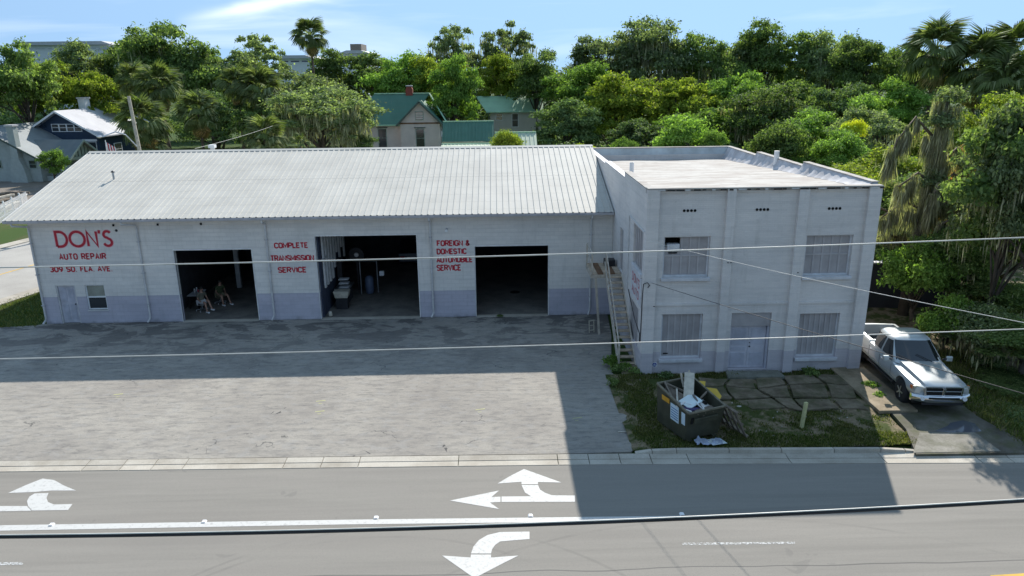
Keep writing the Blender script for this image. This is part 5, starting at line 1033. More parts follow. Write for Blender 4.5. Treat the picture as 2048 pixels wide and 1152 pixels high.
for s in (-1, 1):
    MB().prism([(-.45, 0), (.45, 0), (.25, 2.7), (-.25, 2.7)], -.3, .3, lambda a, b, d: (PX1 - .3 + d, PY + s * (PW / 2 - .3) + a, b)).obj('porch_column', M['greentrim'], gh)
    MB().bar((PX1 + .62, PY, PR + .02), (PX1 + .62, PY + s * (PW / 2 + .5), PR - (PR - PE) / (PW / 2) * (PW / 2 + .5) + .02), .06, .22).obj('rake_board', M['greentrim'], gh)
MB().box((6.55, PY - PW / 2, 0), (PX1, PY + PW / 2, .6)).obj('porch_floor', M['housegrey'], gh); MB().box((6.51, PY - 1.2, .6), (6.55, PY - .2, 2.7)).obj('door', M['dkgreen'], gh); window(gh, PY + 1.0, 6.5, 1.3, 1.6, 1.3, 'x')
# cream victorian with green metal roof
p = Y(843, 298, 70); vh = empty('victorian_house', (p[0], 70, -.05), R(0), 'tan clapboard house with dark green metal roof and red brick chimney', 'house')
wall(-2.85, 2.75, 0, 5.35, 0, .2, [], FX).obj('wall', M['sidingtan'], vh); wall(.2, 8, 0, 5.35, 2.55, 2.75, [], FY).obj('wall', M['sidingtan'], vh)
wall(-10.5, -2.86, 0, 5.2, 1.2, 1.4, [], FX).obj('wall', M['sidingtan'], vh)
MB().prism([(-2.85, 5.35), (2.75, 5.35), (-.05, 8.2)], 0, .2, lambda a, b, d: (a, d, b)).obj('gable', M['sidingtan'], vh)
MB().box((-3.0, -.06, 5.25), (2.9, -.002, 5.45)).obj('frieze', M['brick'] if False else M['rust'], vh)
for s in (-1, 1): MB().prism([(-.05, 8.25), (-.05 + s * 3.25, 5.0), (-.05 + s * 3.25, 5.14), (-.05, 8.39)], -.5, 3.5 if s < 0 else 8, lambda a, b, d: (a, d, b)).obj('roof', M['roofg'], vh); MB().bar((-.05, -.53, 8.27), (-.05 + s * 3.3, -.53, 5.03), .06, .25).obj('rake_board', M['dkgreen'], vh)
v = [(-10.8, .7, 5.1), (-2.2, .7, 5.1), (1.0, 5.0, 9.25), (-7, 5.0, 9.25)]; link('roof', mesh('roof', v + [(x, y, z - .15) for x, y, z in v], [(0, 1, 2, 3), (7, 6, 5, 4), (0, 4, 5, 1), (1, 5, 6, 2), (2, 6, 7, 3), (3, 7, 4, 0)], M['roofg']), vh)
v = [(1.0, 5.0, 9.25), (3.6, 1.0, 5.35), (3.6, 9, 5.35)]; link('roof', mesh('roof', v + [(x, y, z - .15) for x, y, z in v], [(0, 1, 2), (5, 4, 3), (0, 3, 4, 1), (1, 4, 5, 2), (2, 5, 3, 0)], M['roofg']), vh)
MB().bar((-7, 5.0, 9.3), (1.0, 5.0, 9.3), .25, .14).obj('ridge_cap', M['roofgl'], vh); MB().bar((1.0, 5.0, 9.3), (3.6, 1.0, 5.42), .2, .1).obj('ridge_cap', M['roofgl'], vh); MB().box((-10.9, .6, 5.0), (-2.9, .75, 5.16)).obj('gutter', M['roofgl'], vh)
ch = MB().prism([(-.5, 9.0), (.5, 9.0), (.5, 9.9), (.3, 10.3), (-.3, 10.3), (-.5, 9.9)], 4.7, 5.5, lambda a, b, d: (a - 1.9, d, b)).obj('chimney', M['brick'], vh); MB().box((-2.35, 4.6, 10.3), (-1.45, 5.6, 10.42)).obj('chimney_cap', M['roofwhite'], ch)
window(vh, -.1, 0, 1.9, 1.25, 2.7, trim='greentrim'); window(vh, -5.6, 1.2, 1.9, 1.25, 2.7, trim='greentrim'); f = window(vh, -.1, 0, 5.75, 1.2, 1.25, trim='greentrim')
for k in range(4): MB().box((-.6, -.05, 5.9 + k * .25), (.4, -.022, 6.06 + k * .25)).obj('louvre', M['sidingtan'], f)
for x_, y_ in ((-.1, 0), (-5.6, 1.2)): MB().box((x_ - .8, y_ - .12, 4.68), (x_ + .8, y_ - .002, 4.8)).obj('lintel', M['dkgreen'], vh)
MB().box((2.77, .6, 3.4), (3.4, 1.2, 4.1)).obj('air_conditioner', M['white'], vh)
# beige house with light green roof
p = Y(1020, 298, 88); gb = empty('rear_green_roof_house', (p[0], 88, -.05), 0, 'beige two storey house with pale green metal roof behind the shed', 'house')
wall(-3.2, 5.2, 0, 6.0, 0, .2, [], FX).obj('wall', M['sidingbeige'], gb); wall(.2, 7, 0, 6.0, -3.2, -3.0, [], FY).obj('wall', M['sidingbeige'], gb)
v = [(-3.8, -.5, 5.9), (5.6, -.5, 5.9), (5.6, 4, 8.3), (-5.6, 4, 8.3)]; link('roof', mesh('roof', v + [(x, y, z - .15) for x, y, z in v], [(0, 1, 2, 3), (7, 6, 5, 4), (0, 4, 5, 1), (1, 5, 6, 2), (2, 6, 7, 3), (3, 7, 4, 0)], M['roofgl']), gb)
window(gb, -1.7, 0, 4.5, 1.2, 1.1); window(gb, .9, 0, 3.4, 1.1, 2.2)
fl_ = MB().tube([(4.4, 3.6, 7.5), (4.4, 3.6, 9.6)], .35, 12).obj('flue', M['steel'], gb); MB().lathe([(.4, 0), (.42, .12), (.2, .25)], (4.4, 3.6, 9.6), 12).obj('flue_cap', M['darkmetal'], fl_)
MB().bar((-3.4, -.4, 0), (-3.4, -.4, 5.8), .15).obj('downspout', M['dkgreen'], gb)
# low sheds: ribbed green lean-to, sage panels
def shed(name, px0, px1, pyt, pyb, y, m, label, zs, yb=None):
    a, b = Y(px0, pyt, y + 3), Y(px1, pyt, y + 3); zt = a[2]; zb = Y(px0, pyb, y)[2]; x0_, x1_ = Y(px0, pyb, y)[0], Y(px1, pyb, y)[0]; T = empty(name, (0, 0, 0), 0, label, 'shed')
    n = max(3, int((x1_ - x0_) / .42)); w_ = (x1_ - x0_) / n
    L_ = math.hypot(3, zt - zb); sl_ = math.atan2(zt - zb, 3); v = []; pr = [(0, 0), (w_ * .35, 0), (w_ * .42, .05), (w_ * .58, .05), (w_ * .65, 0), (w_, 0)]
    for s in (0, L_): v += [(q, s, r) for q, r in pr]
    me = mesh('roof_panel', v + [(a_, b_, c_ - .03) for a_, b_, c_ in v], [(i, i + 1, i + 7, i + 6) for i in range(5)] + [(12 + i + 6, 12 + i + 7, 12 + i + 1, 12 + i) for i in range(5)], m)
    for i in range(n): link('roof_panel', me, T, (x0_ + i * w_, y, zb), (sl_, 0, 0))
    MB().box((x0_, y + 2.9, zt - .02), (x1_, y + 3.1, zt + .12)).obj('ridge_flashing', M['roofgl'], T)
    wall(x0_, x1_, 0, zb - .05, y + .15, y + .3, [], FX).obj('wall', M[zs], T)
    for xx in (x0_, x1_ - .15): MB().prism([(y + .3, 0), (y + 3, 0), (y + 3, zt - .06), (y + .3, zb - .03)], xx, xx + .15, lambda a, b, d: (d, a, b)).obj('wall', M[zs], T)
    return T
shed('green_shed', 884, 988, 244, 284, 58, M['roofg'], 'low shed with dark green ribbed roof between the two houses', 'roofpale')
shed('sage_shed', 990, 1075, 266, 300, 44, M['roofpale'], 'low sage green ribbed shed just behind the garage ridge', 'roofpale')
shed('sage_leanto', 880, 989, 289, 302, 50, M['roofpale'], 'narrow sage green lean-to below the dark green roof', 'roofpale')
# far white buildings on the skyline
def far(name, px0, px1, pyt, pyb, y, label, m, band=None):
    x0_, x1_ = Y(px0, pyt, y)[0], Y(px1, pyt, y)[0]; zt, zb = Y(px0, pyt, y)[2], Y(px0, pyb, y)[2]; T = empty(name, (0, 0, 0), 0, label, 'building')
    MB().box((x0_, y, 0), (x1_, y + 30, zt - 1.2)).obj('walls', M[m], T); MB().prism([(x0_ - 1.5, zt - 1.19), (x1_ + 1.5, zt - 1.19), (x1_ - 2, zt), (x0_ + 2, zt)], y - 1.5, y + 31, lambda a, b, d: (a, d, b)).obj('roof', M['roofwhite'], T)
    n = max(2, int((x1_ - x0_) / 4)); wl_ = (x1_ - x0_) / n
    for k in range(n): MB().box((x0_ + k * wl_ + .5, y - .06, zb), (x0_ + (k + 1) * wl_ - .5, y - .01, zt - 2.4)).obj('window', M[band or 'winpane'], T)
far('far_white_hall', 556, 622, 111, 122, 260, 'long low white building with navy band on the skyline left of the tall palm', 'concretewhite', 'navy')
far('far_white_block', 684, 732, 101, 112, 280, 'small white block with hipped roof on the skyline right of the tall palm', 'concretewhite')
far('far_long_building', 40, 218, 84, 98, 240, 'long pale blue roofed building far behind the trees at the left', 'concretewhite')
far('far_upper_block', 205, 245, 93, 108, 230, 'bright roofed block peeping beneath the big oak at the left', 'ltpanel')
tag(MB().box((Y(700, 88, 330)[0], 330, 0), (Y(722, 88, 330)[0], 345, Y(700, 88, 330)[2])).obj('far_tower', simple('brown_tower', (.22, .19, .17), .9)), 'small brown square tower top on the skyline behind the white block', 'tower')
# dark wall at the end of the drive
dw = empty('dark_wall', (0, 0, 0), 0, 'dark grey rendered yard wall across the end of the driveway', 'wall')
MB().box((14.8, .2, 0), (23.5, .45, 2.42)).obj('wall_panel', M['darkwall'], dw); MB().box((14.8, .12, 2.425), (23.5, .52, 2.50)).obj('coping', M['gut'], dw)
MB().lathe([(.07, 0), (.1, -.12), (.09, -.2)], (14.98, -1.3, 3.05), 10, 'y').obj('flood_lamp', M['white'], bb)

# fences on the left
def pickets(name, a, b, h, step, w, m, label, post=2.4):
    T = empty(name, (0, 0, 0), 0, label, 'fence'); a, b = Vector(a), Vector(b); L_ = (b - a).length; d = (b - a) / L_; n = int(L_ / step); ang = math.atan2(d.y, d.x)
    me = MB().add([(-w / 2, -.012, 0), (w / 2, -.012, 0), (w / 2, -.012, h - .06), (0, -.012, h), (-w / 2, -.012, h - .06), (-w / 2, .012, 0), (w / 2, .012, 0), (w / 2, .012, h - .06), (0, .012, h), (-w / 2, .012, h - .06)], [(0, 1, 2, 3, 4), (9, 8, 7, 6, 5), (0, 5, 6, 1), (1, 6, 7, 2), (2, 7, 8, 3), (3, 8, 9, 4), (4, 9, 5, 0)]); mm = mesh('picket', me.v, me.f, m)
    for i in range(n): p = a + d * (i * step); link('picket', mm, T, (p.x, p.y, p.z), (0, 0, ang))
    nv = Vector((-d.y, d.x, 0)) * .05
    for z in (.25 * h, .78 * h): MB().bar(a + nv + Vector((0, 0, z)), b + nv + Vector((0, 0, z)), .05, .1).obj('fence_rail', m, T)
    for i in range(int(L_ / post) + 1): p = a + d * min(L_, i * post) + nv * 2; MB().bar(p, p + Vector((0, 0, h + .12)), .12).obj('fence_post', m, T)
    return T
gA = lambda px, py: Vector(G(px, py))
pickets('picket_fence', gA(50, 357), gA(160, 361), 1.45, .3, .14, M['white'], 'white picket fence in front of the grey house porch')
pickets('board_fence', gA(-60, 356), gA(49, 356), 2.3, .3, .27, M['fencew'], 'weathered grey board fence left of the white pickets')
pickets('picket_fence', gA(-40, 470), gA(60, 412), 1.5, .3, .12, M['white'], 'white picket fence slanting beside the street at the left edge')
lg = [((0, 402), (44, 396)), ((-10, 412), (30, 404)), ((5, 422), (40, 410)), ((-20, 396), (60, 391))]
for k, (p, q) in enumerate(lg): tag(MB().tube([gA(*p) + Vector((0, 0, .25)), (gA(*p) + gA(*q)) / 2 + Vector((0, .2, .4)), gA(*q) + Vector((0, 0, .3))], [.22, .18, .12], 7).obj('log', M['wood'] if k % 2 else M['woodl']), ['pale log on the gravel behind the left picket fence', 'dark log just above the slanting picket fence', 'short pale log nearest the roof edge', 'long dark log farthest back on the gravel'][k], 'log')
tag(MB().bar(gA(38, 405), gA(38, 405) + Vector((0, 0, 1.1)), .3).obj('stump', M['wood']), 'dark upright stump beside the roof corner at the left', 'stump')

# ================================================================== FOLIAGE
def leaf_arrays(rng, C, rad, n, ls, flat=.75, droop=0.0, up=.35):
    """leaf quads on lobes C (k,3) with radii rad"""
    k = len(C); w = rad ** 2; idx = rng.choice(k, n, p=w / w.sum())
    d = rng.normal(size=(n, 3)); d /= np.linalg.norm(d, axis=1)[:, None]; d[:, 2] = np.where(d[:, 2] < -.25, -d[:, 2] * .6, d[:, 2])
    r = 1 - np.abs(rng.normal(0, .30, n)); r = np.clip(r, .1, 1.0); far_ = rng.random(n) < .20; r[far_] *= 1 + np.abs(rng.normal(0, .17, far_.sum()))
    dd = d * np.array([1, 1, flat]); rough = 1 + .30 * np.sin(d[:, 0] * 5 + idx) * np.sin(d[:, 1] * 6 + idx * 2.0) + .12 * np.sin(d[:, 2] * 9 + idx)
    P = C[idx] + dd * (rad[idx] * r * rough)[:, None]; P[:, 2] -= droop * rng.random(n) ** 2
    nrm = d * .7 + rng.normal(size=(n, 3)) * .55 + np.array([0, 0, up]); nrm /= np.linalg.norm(nrm, axis=1)[:, None]
    a = np.cross(nrm, rng.normal(size=(n, 3))); a /= np.linalg.norm(a, axis=1)[:, None]; b = np.cross(nrm, a)
    s = ls * rng.uniform(.55, 1.25, n)[:, None]; asp = rng.uniform(.45, .8, n)[:, None]
    return np.stack([P - a * s * .6, P + b * s * asp * .5 + nrm * s * .08, P + a * s * .6, P - b * s * asp * .5 + nrm * s * .08], 1).reshape(-1, 3)
def quads_mesh(name, V, m):
    n = len(V) // 4; me = bpy.data.meshes.new(name); me.vertices.add(len(V)); me.vertices.foreach_set('co', V.astype(np.float32).ravel())
    me.loops.add(n * 4); me.loops.foreach_set('vertex_index', np.arange(n * 4, dtype=np.int32)); me.polygons.add(n); me.polygons.foreach_set('loop_start', np.arange(0, n * 4, 4, dtype=np.int32)); me.polygons.foreach_set('loop_total', np.full(n, 4, np.int32))
    me.materials.append(m); me.update(calc_edges=True); return me
def tree_proto(seed, R0, H, nl, nleaf, ls, crown0=.30, sparse=False, flat=.75, lobe=(.26, .42)):
    """returns dict of raw geometry: leaves, limbs, moss; crown radius R0, height H"""
    rng = np.random.default_rng(seed); zc = H * (crown0 + 1) / 2; hz = H * (1 - crown0) / 2; C = []; rad = []
    while len(C) < nl:
        d = rng.normal(size=3); d /= np.linalg.norm(d)
        if d[2] < -.55: continue
        r = rng.uniform(.35, .86) if not sparse else rng.uniform(.5, .98); c = np.array([d[0] * R0 * r, d[1] * R0 * r, zc + d[2] * hz * r]); C.append(c); rad.append(R0 * rng.uniform(*lobe) * (1 if d[2] > -.2 else .8))
    C = np.array(C); rad = np.array(rad); L_ = leaf_arrays(rng, C, rad, nleaf, ls, flat)
    mb = MB(); lean = rng.normal(0, .04 * H, 2); t0 = max(.12, R0 * .045) * 1.3; fork = H * crown0 * 1.15
    base = [(0, 0, -.1), (lean[0] * .2, lean[1] * .2, fork * .5), (lean[0] * .4, lean[1] * .4, fork), (lean[0], lean[1], H * .66)]; mb.tube(base, [t0 * 1.35, t0, t0 * .8, t0 * .3], 7)
    order = rng.permutation(nl)[:min(nl, 16)]
    for i in order:
        c = C[i]; s = np.array(base[2]) * (1 - (q := rng.uniform(0, .5))) + np.array(base[3]) * q; m = (s + c) / 2 + rng.normal(0, .06 * R0, 3) + np.array([0, 0, .05 * H]); mb.tube([tuple(s), tuple(m), tuple(c), tuple(c + rng.normal(0, .25, 3) * rad[i] + [0, 0, rad[i] * .45])], [t0 * .42, t0 * .25, t0 * .12, .02], 5)
    return dict(C=C, rad=rad, L=L_, trunk=mb, R=R0, H=H, rng=rng)
def moss_mesh(name, P, n, ln, w, m, seed=0):
    rng = np.random.default_rng(seed); C, rad = P; idx = rng.integers(0, len(C), n); a = rng.uniform(0, 2 * np.pi, n); r = rng.uniform(.3, 1.0, n) * rad[idx]
    X = C[idx, 0] + np.cos(a) * r; Yy = C[idx, 1] + np.sin(a) * r; Z = C[idx, 2] - rad[idx] * rng.uniform(-.1, .6, n); L_ = ln * rng.uniform(.25, 1.0, n) ** 1.3; ww = w * rng.uniform(.3, 1.4, n); t = rng.uniform(0, np.pi, n); cx_, cy_ = np.cos(t) * ww, np.sin(t) * ww; sx_ = rng.normal(0, .12, n) * L_
    V = np.stack([np.stack([X - cx_ * .2, Yy - cy_ * .2, Z], 1), np.stack([X + cx_ + sx_ * .3, Yy + cy_, Z - L_ * .35], 1), np.stack([X + sx_, Yy, Z - L_], 1), np.stack([X - cx_ + sx_ * .3, Yy - cy_, Z - L_ * .45], 1)], 1).reshape(-1, 3); return quads_mesh(name, V, m)
PROTO = {}
def get(kind, k):
    key = (kind, k)
    if key not in PROTO:
        cfg = {'big': dict(R0=6, H=14, nl=70, nleaf=20000, ls=.34, crown0=.22, lobe=(.10, .34)), 'tall': dict(R0=4.2, H=14, nl=54, nleaf=12500, ls=.31, crown0=.28, lobe=(.12, .38)), 'sparse': dict(R0=4.6, H=14, nl=60, nleaf=8500, ls=.34, crown0=.42, sparse=True, lobe=(.13, .24)), 'bush': dict(R0=2.4, H=3.6, nl=18, nleaf=11000, ls=.17, crown0=.02, lobe=(.3, .46)), 'fine': dict(R0=3.2, H=8, nl=30, nleaf=26000, ls=.17, crown0=.16, lobe=(.22, .36)), 'dome': dict(R0=5.5, H=10, nl=80, nleaf=23000, ls=.30, crown0=.06, lobe=(.09, .30), flat=.6)}[kind]
        g = tree_proto(100 + k * 7 + len(kind), **cfg); g['meshes'] = {}; g['tm'] = mesh('trunk', g['trunk'].v, g['trunk'].f, M['bark'], True); PROTO[key] = g
    return PROTO[key]
def leafmesh(g, m):
    if m not in g['meshes']: g['meshes'][m] = quads_mesh('crown', g['L'], M[m])
    return g['meshes'][m]
tcount = [0]
def tree(px, pyt, y, Rw, kind, m, label, z0=0.0, moss=0, name='tree', group=None, hmul=1.0, mossm='moss', cat='tree', lens=2.2):
    tcount[0] += 1; k = tcount[0] % 3; g = get(kind, k); top = Y(px, pyt, y); H = (top[2] - z0) * hmul; s = Rw / g['R']; sz = H / g['H']
    rz = (tcount[0] * 2.399) % 6.283; T = empty(name, (top[0], y, z0), rz, label, cat, group)
    e1 = 1 + .16 * math.sin(tcount[0] * 1.7); link('crown', leafmesh(g, m), T, sc=(s * e1, s / e1, sz)); link('trunk', g['tm'], T, sc=(s * e1, s / e1, sz))
    if moss:
        key = ('moss', moss)
        if key not in g['meshes']: g['meshes'][key] = moss_mesh('hanging_moss', (g['C'], g['rad']), moss * 3, lens * (.45 if kind == 'fine' else 1), .06 if kind != 'fine' else .04, M['moss'], k)
        link('hanging_moss', g['meshes'][key], T, sc=(s, s, sz))
    return T
SK = [  # px, top, Y, R, kind, leaf, label, moss
    (20, 68, 64, 6.2, 'big', 'oak', 'big olive green tree at the far left behind the grey house', 0),
    (85, 120, 74, 5, 'big', 'yel', 'yellowish tree between the far left tree and the blue house', 0),
    (148, 66, 92, 5.2, 'tall', 'grey', 'greyish tree in front of the long pale far building', 0),
    (190, 122, 72, 5.4, 'dome', 'yel', 'round yellow green tree just behind the blue house chimney', 0),
    (300, 40, 90, 8.2, 'big', 'oak', 'tall spreading oak rising highest on the left skyline', 400),
    (245, 60, 96, 5.5, 'big', 'oak', 'broad tree at the left shoulder of the tallest left oak', 0),
    (405, 66, 88, 6.5, 'big', 'oak', 'dense dark oak right of the tallest left skyline oak', 300),
    (512, 68, 95, 4.2, 'sparse', 'grey', 'thin airy tree poking up left of the tall palm', 0),
    (465, 85, 88, 4.8, 'tall', 'grey', 'grey green tree between the dark oak and the airy tree', 0),
    (668, 82, 92, 4.4, 'tall', 'oak', 'dark tree immediately right of the tall skyline palm', 0),
    (600, 138, 66, 6.2, 'big', 'grey', 'wide grey green tree under the tall palm', 300),
    (640, 158, 52, 6.4, 'big', 'grey', 'big mossy tree hanging over the left end of the tan house', 1400),
    (520, 190, 60, 4.5, 'big', 'oak', 'mid green tree behind the bushy palm', 200),
    (425, 178, 72, 5.2, 'dome', 'dark', 'dark vine covered tree behind the skirted palm', 0),
    (745, 92, 92, 5.0, 'tall', 'oak', 'oak on the skyline between the white block and the bright trees', 0),
    (800, 95, 86, 6.0, 'big', 'bright', 'bright green tree behind the brick chimney', 0),
    (905, 50, 102, 5.2, 'sparse', 'grey', 'sparse pale topped tree on the skyline above the green roofs', 300),
    (875, 96, 86, 5.0, 'big', 'yel', 'light green tree left of the twin centre trees', 0),
    (1012, 44, 104, 6.2, 'sparse', 'grey', 'tall open crowned tree right of the sparse pale topped one', 300),
    (905, 108, 76, 4.5, 'dome', 'bright', 'bright feathery tree between the two green roofed houses', 0),
    (1000, 95, 96, 5.8, 'big', 'yel', 'olive tree below the tall open crowned tree', 0),
    (900, 150, 92, 5.0, 'dome', 'dark', 'dark tree directly right of the tan house roof', 0),
    (1075, 96, 88, 6.0, 'big', 'oak', 'rounded oak above the light green roof', 0),
    (1155, 112, 80, 6.2, 'big', 'bright', 'deep green tree left of the yellow olive dome', 0),
    (1188, 54, 98, 5.6, 'tall', 'grey', 'olive skyline tree left of the highest centre tree', 0),
    (1290, 30, 96, 8.0, 'big', 'grey', 'highest grey green tree on the centre skyline', 700),
    (1378, 50, 96, 4.6, 'tall', 'oak', 'slim tree hugging the right side of the highest centre tree', 0),
    (1440, 66, 94, 5.4, 'big', 'oak', 'low oak in the dip of the skyline right of centre', 300),
    (1535, 36, 94, 5.2, 'tall', 'oak', 'dark pointed tree standing above the white roof vent', 0),
    (1492, 50, 98, 4.6, 'tall', 'grey', 'greyish tree left of the dark pointed tree', 300),
    (1605, 46, 92, 5.2, 'tall', 'oak', 'vine hung tree right of the dark pointed tree', 0),
    (1672, 58, 88, 5.4, 'big', 'grey', 'dark broad tree behind the yellow leaved patch', 300),
    (1748, 56, 80, 5.6, 'big', 'oak', 'dark forked tree left of the vine covered palm', 0),
    (1820, 70, 86, 5.2, 'big', 'oak', 'oak peeping behind the vine covered palm', 0),
    (1240, 145, 60, 6.4, 'dome', 'yel', 'broad olive yellow dome shaped tree behind the flat roof', 0),
    (1380, 138, 62, 5.4, 'dome', 'yel', 'second yellow green dome right of the broad olive one', 0),
    (1480, 122, 62, 6.0, 'dome', 'bright', 'large lime green tree behind the roof right of centre', 0),
    (1135, 196, 54, 4.3, 'dome', 'dark', 'dark brownish tree beside the light green roof end', 0),
    (1290, 225, 46, 5.0, 'dome', 'dark', 'shadowed low tree right behind the flat roof', 0),
    (1420, 200, 48, 5.6, 'dome', 'bright', 'leafy mid green tree above the bright roof edge bush', 0),
    (1540, 168, 46, 5.6, 'big', 'oak', 'mid green tree hung with moss above the roof vent', 900),
    (1600, 145, 66, 5.4, 'dome', 'oak', 'rounded oak behind the moss hung mid green tree', 0),
    (1640, 205, 34, 4.4, 'fine', 'bright', 'lush green tree rising behind the right parapet', 0),
    (1700, 165, 52, 5.6, 'dome', 'dark', 'shaded tree right of the moss hung mid green tree', 0),
    (1790, 145, 40, 4.6, 'fine', 'bright', 'light green tree left of the vine covered palm trunk', 0),
    (1745, 200, 30, 3.8, 'fine', 'grey', 'silvery green tree above the yellow green shrubs', 200),
    (1690, 262, 22, 3.2, 'fine', 'bright', 'bright green shrub tree right of the parapet pipe', 0),
    (1760, 285, 13, 3.8, 'fine', 'yel', 'yellow green tree brushing the right corner of the parapet', 300),
    (1930, 205, 22, 4.2, 'fine', 'yel', 'sunlit yellow green tree behind the mossy snag', 0),
    (2040, 190, 22, 4.4, 'fine', 'yel', 'lime tree at the right picture edge under the palms', 0),
    (2020, 100, 60, 6.0, 'big', 'oak', 'oak filling behind the palms at the right edge', 0),
    (1965, 255, 0, 2.2, 'fine', 'rustl', 'tree with rusty brown leaves right of the mossy snag', 250),
    (2052, 212, -6, 2.5, 'fine', 'grey', 'grey green tree at the right edge behind the rusty one', 250),
    (1810, 345, 7, 3.0, 'fine', 'oak', 'dark shaded tree above the yard wall', 600),
    (1850, 300, 16, 3.4, 'fine', 'bright', 'bright tree seen left of the mossy snag', 0),
    (2010, 420, .5, 3.0, 'fine', 'oak', 'green tree at the right edge above the lower bushes', 150),
    (1925, 440, -3.2, 2.0, 'fine', 'oak', 'dull green tree right of the bright bush over the pickup', 200),
    (2170, 130, -7.5, 3.2, 'fine', 'oak', 'leafy tree standing just past the right picture edge', 0),
    (1990, 560, -5.0, 2.2, 'fine', 'oak', 'mid green bushy tree at the right edge level with the pickup cab', 200),
    (2065, 640, -9.0, 2.2, 'fine', 'oak', 'dark green bush at the lower right picture edge', 0)]
for px, pt, y, r, kd, m, lb, ms in SK: tree(px, pt, y, r, kd, m, lb, moss=ms)
BU = [(100, 300, 50, 1.9, 'bright', 'bright round bush against the grey house wall', 0), (1015, 264, 26, 1.4, 'yel', 'pale sprouting shrub in front of the sage shed', 0), (1250, 276, 20, 1.1, 'bright', 'small bright green sprout over the rear roof edge', 0), (1375, 232, 24, 2.9, 'bright', 'vivid green bush over the back parapet', 0), (1160, 288, 24, .55, 'yellowl', 'tiny yellow green sprig behind the ridge', 0), (1182, 291, 24, .45, 'yellowl', 'tinier yellow green sprig right of the first sprig', 0), (1435, 262, 22, 1.4, 'bright', 'smaller vivid bush right of the vivid green bush', 0), (1712, 242, 24, 1.1, 'yellowl', 'bright yellow leaved clump behind the right parapet', 0), (720, 268, 55, 1.8, 'dark', 'dark shrub below the left window of the tan house', 0), (1710, 345, 8, 2.4, 'yel', 'yellow green shrub touching the parapet corner', 0), (1560, 250, 24, 2.8, 'oak', 'green shrub behind the middle of the right parapet', 0),
      (1848, 488, -3.0, 1.9, 'bright', 'sunlit light green bush hanging over the pickup bed', 0), (1905, 590, -6.0, 1.5, 'bright', 'lower light green bush just above the pickup cab', 0), (1975, 620, -7.4, 1.8, 'grey', 'grey green mossy bush beside the pickup windscreen', 200), (2020, 755, -9.6, 1.5, 'oak', 'low green bush right of the pickup bonnet', 0), (2050, 830, -12.4, 1.3, 'dark', 'dark low bush at the bottom right by the gutter', 0), (1975, 700, -8.0, .9, 'dark', 'small shaded bush beside the pickup front wing', 0), (1760, 470, 2.2, 1.6, 'dark', 'shaded shrub behind the yard wall', 0)]
for px, pt, y, r, m, lb, ms in BU: tree(px, pt, y, r, 'bush', m, lb, moss=ms, name='bush', cat='bush', z0=(Y(px, pt, y)[2] - r * 1.9 if pt < 320 or y > -4 else 0), lens=1.2)
# grey hedge of vines under the right trees
# mossy snag
def snag(px, pyb, pyt, y, label, n, seed, Rm=.9):
    p = Y(px, pyt, y); T = empty('mossy_snag', (p[0], y, 0), 0, label, 'dead tree'); H = p[2]; rng = np.random.default_rng(seed)
    mb = MB().tube([(-.6, 0, -.1), (-.35, .1, H * .4), (0, 0, H * .75), (.1, 0, H)], [.26, .22, .16, .07], 9); mb.obj('trunk', M['bark'], T, True)
    br = [((0, 0, H * .80), (-1.2, .2, H * .92), (-2.0, .1, H * .82), (-2.4, 0, H * .66)), ((0, 0, H * .62), (-1.0, -.3, H * .68), (-1.9, -.4, H * .62)), ((0, 0, H * .7), (1.0, .2, H * .78), (1.7, .1, H * .72)), ((-.2, 0, H * .5), (-1.3, 0, H * .55), (-2.2, .2, H * .47)), ((0, 0, H * .55), (.9, -.3, H * .6), (1.5, -.3, H * .5))]
    C = []; rad = []
    for b in br:
        MB().tube(b, [.09, .06, .035, .02][:len(b)], 6).obj('branch', M['barkp'], T, True)
        for a_, q in zip(b, b[1:]):
            for _ in range(5): t_ = rng.random(); C.append([a_[i_] + (q[i_] - a_[i_]) * t_ + rng.normal(0, .08) for i_ in range(3)]); rad.append(rng.uniform(.08, .3))
    for k in range(34): z = H * rng.uniform(.42, 1.0); C.append((rng.normal(-.1, .26), rng.normal(0, .22), z)); rad.append(rng.uniform(.12, .38))
    C = np.array(C); rad = np.array(rad); w = np.ones(len(C)); link('hanging_moss', moss_mesh('hanging_moss', (C, rad), n * 3, 1.5, .03, M['moss'], seed), T)
    rg = np.random.default_rng(seed + 5); link('foliage', quads_mesh('foliage', leaf_arrays(rg, C[-3:] + [0, 0, .6], np.full(3, .8), 2600, .14), M['grey']), T); return T
snag(1893, 560, 196, -1.0, 'tall dead trunk thickly hung with grey moss right of the building', 2600, 3)
snag(1968, 620, 320, -2.0, 'second mossy dead tree under the rusty leaved one', 2400, 8)
snag(1812, 480, 400, 2.0, 'small mossy branch tree just right of the parapet corner', 900, 12)

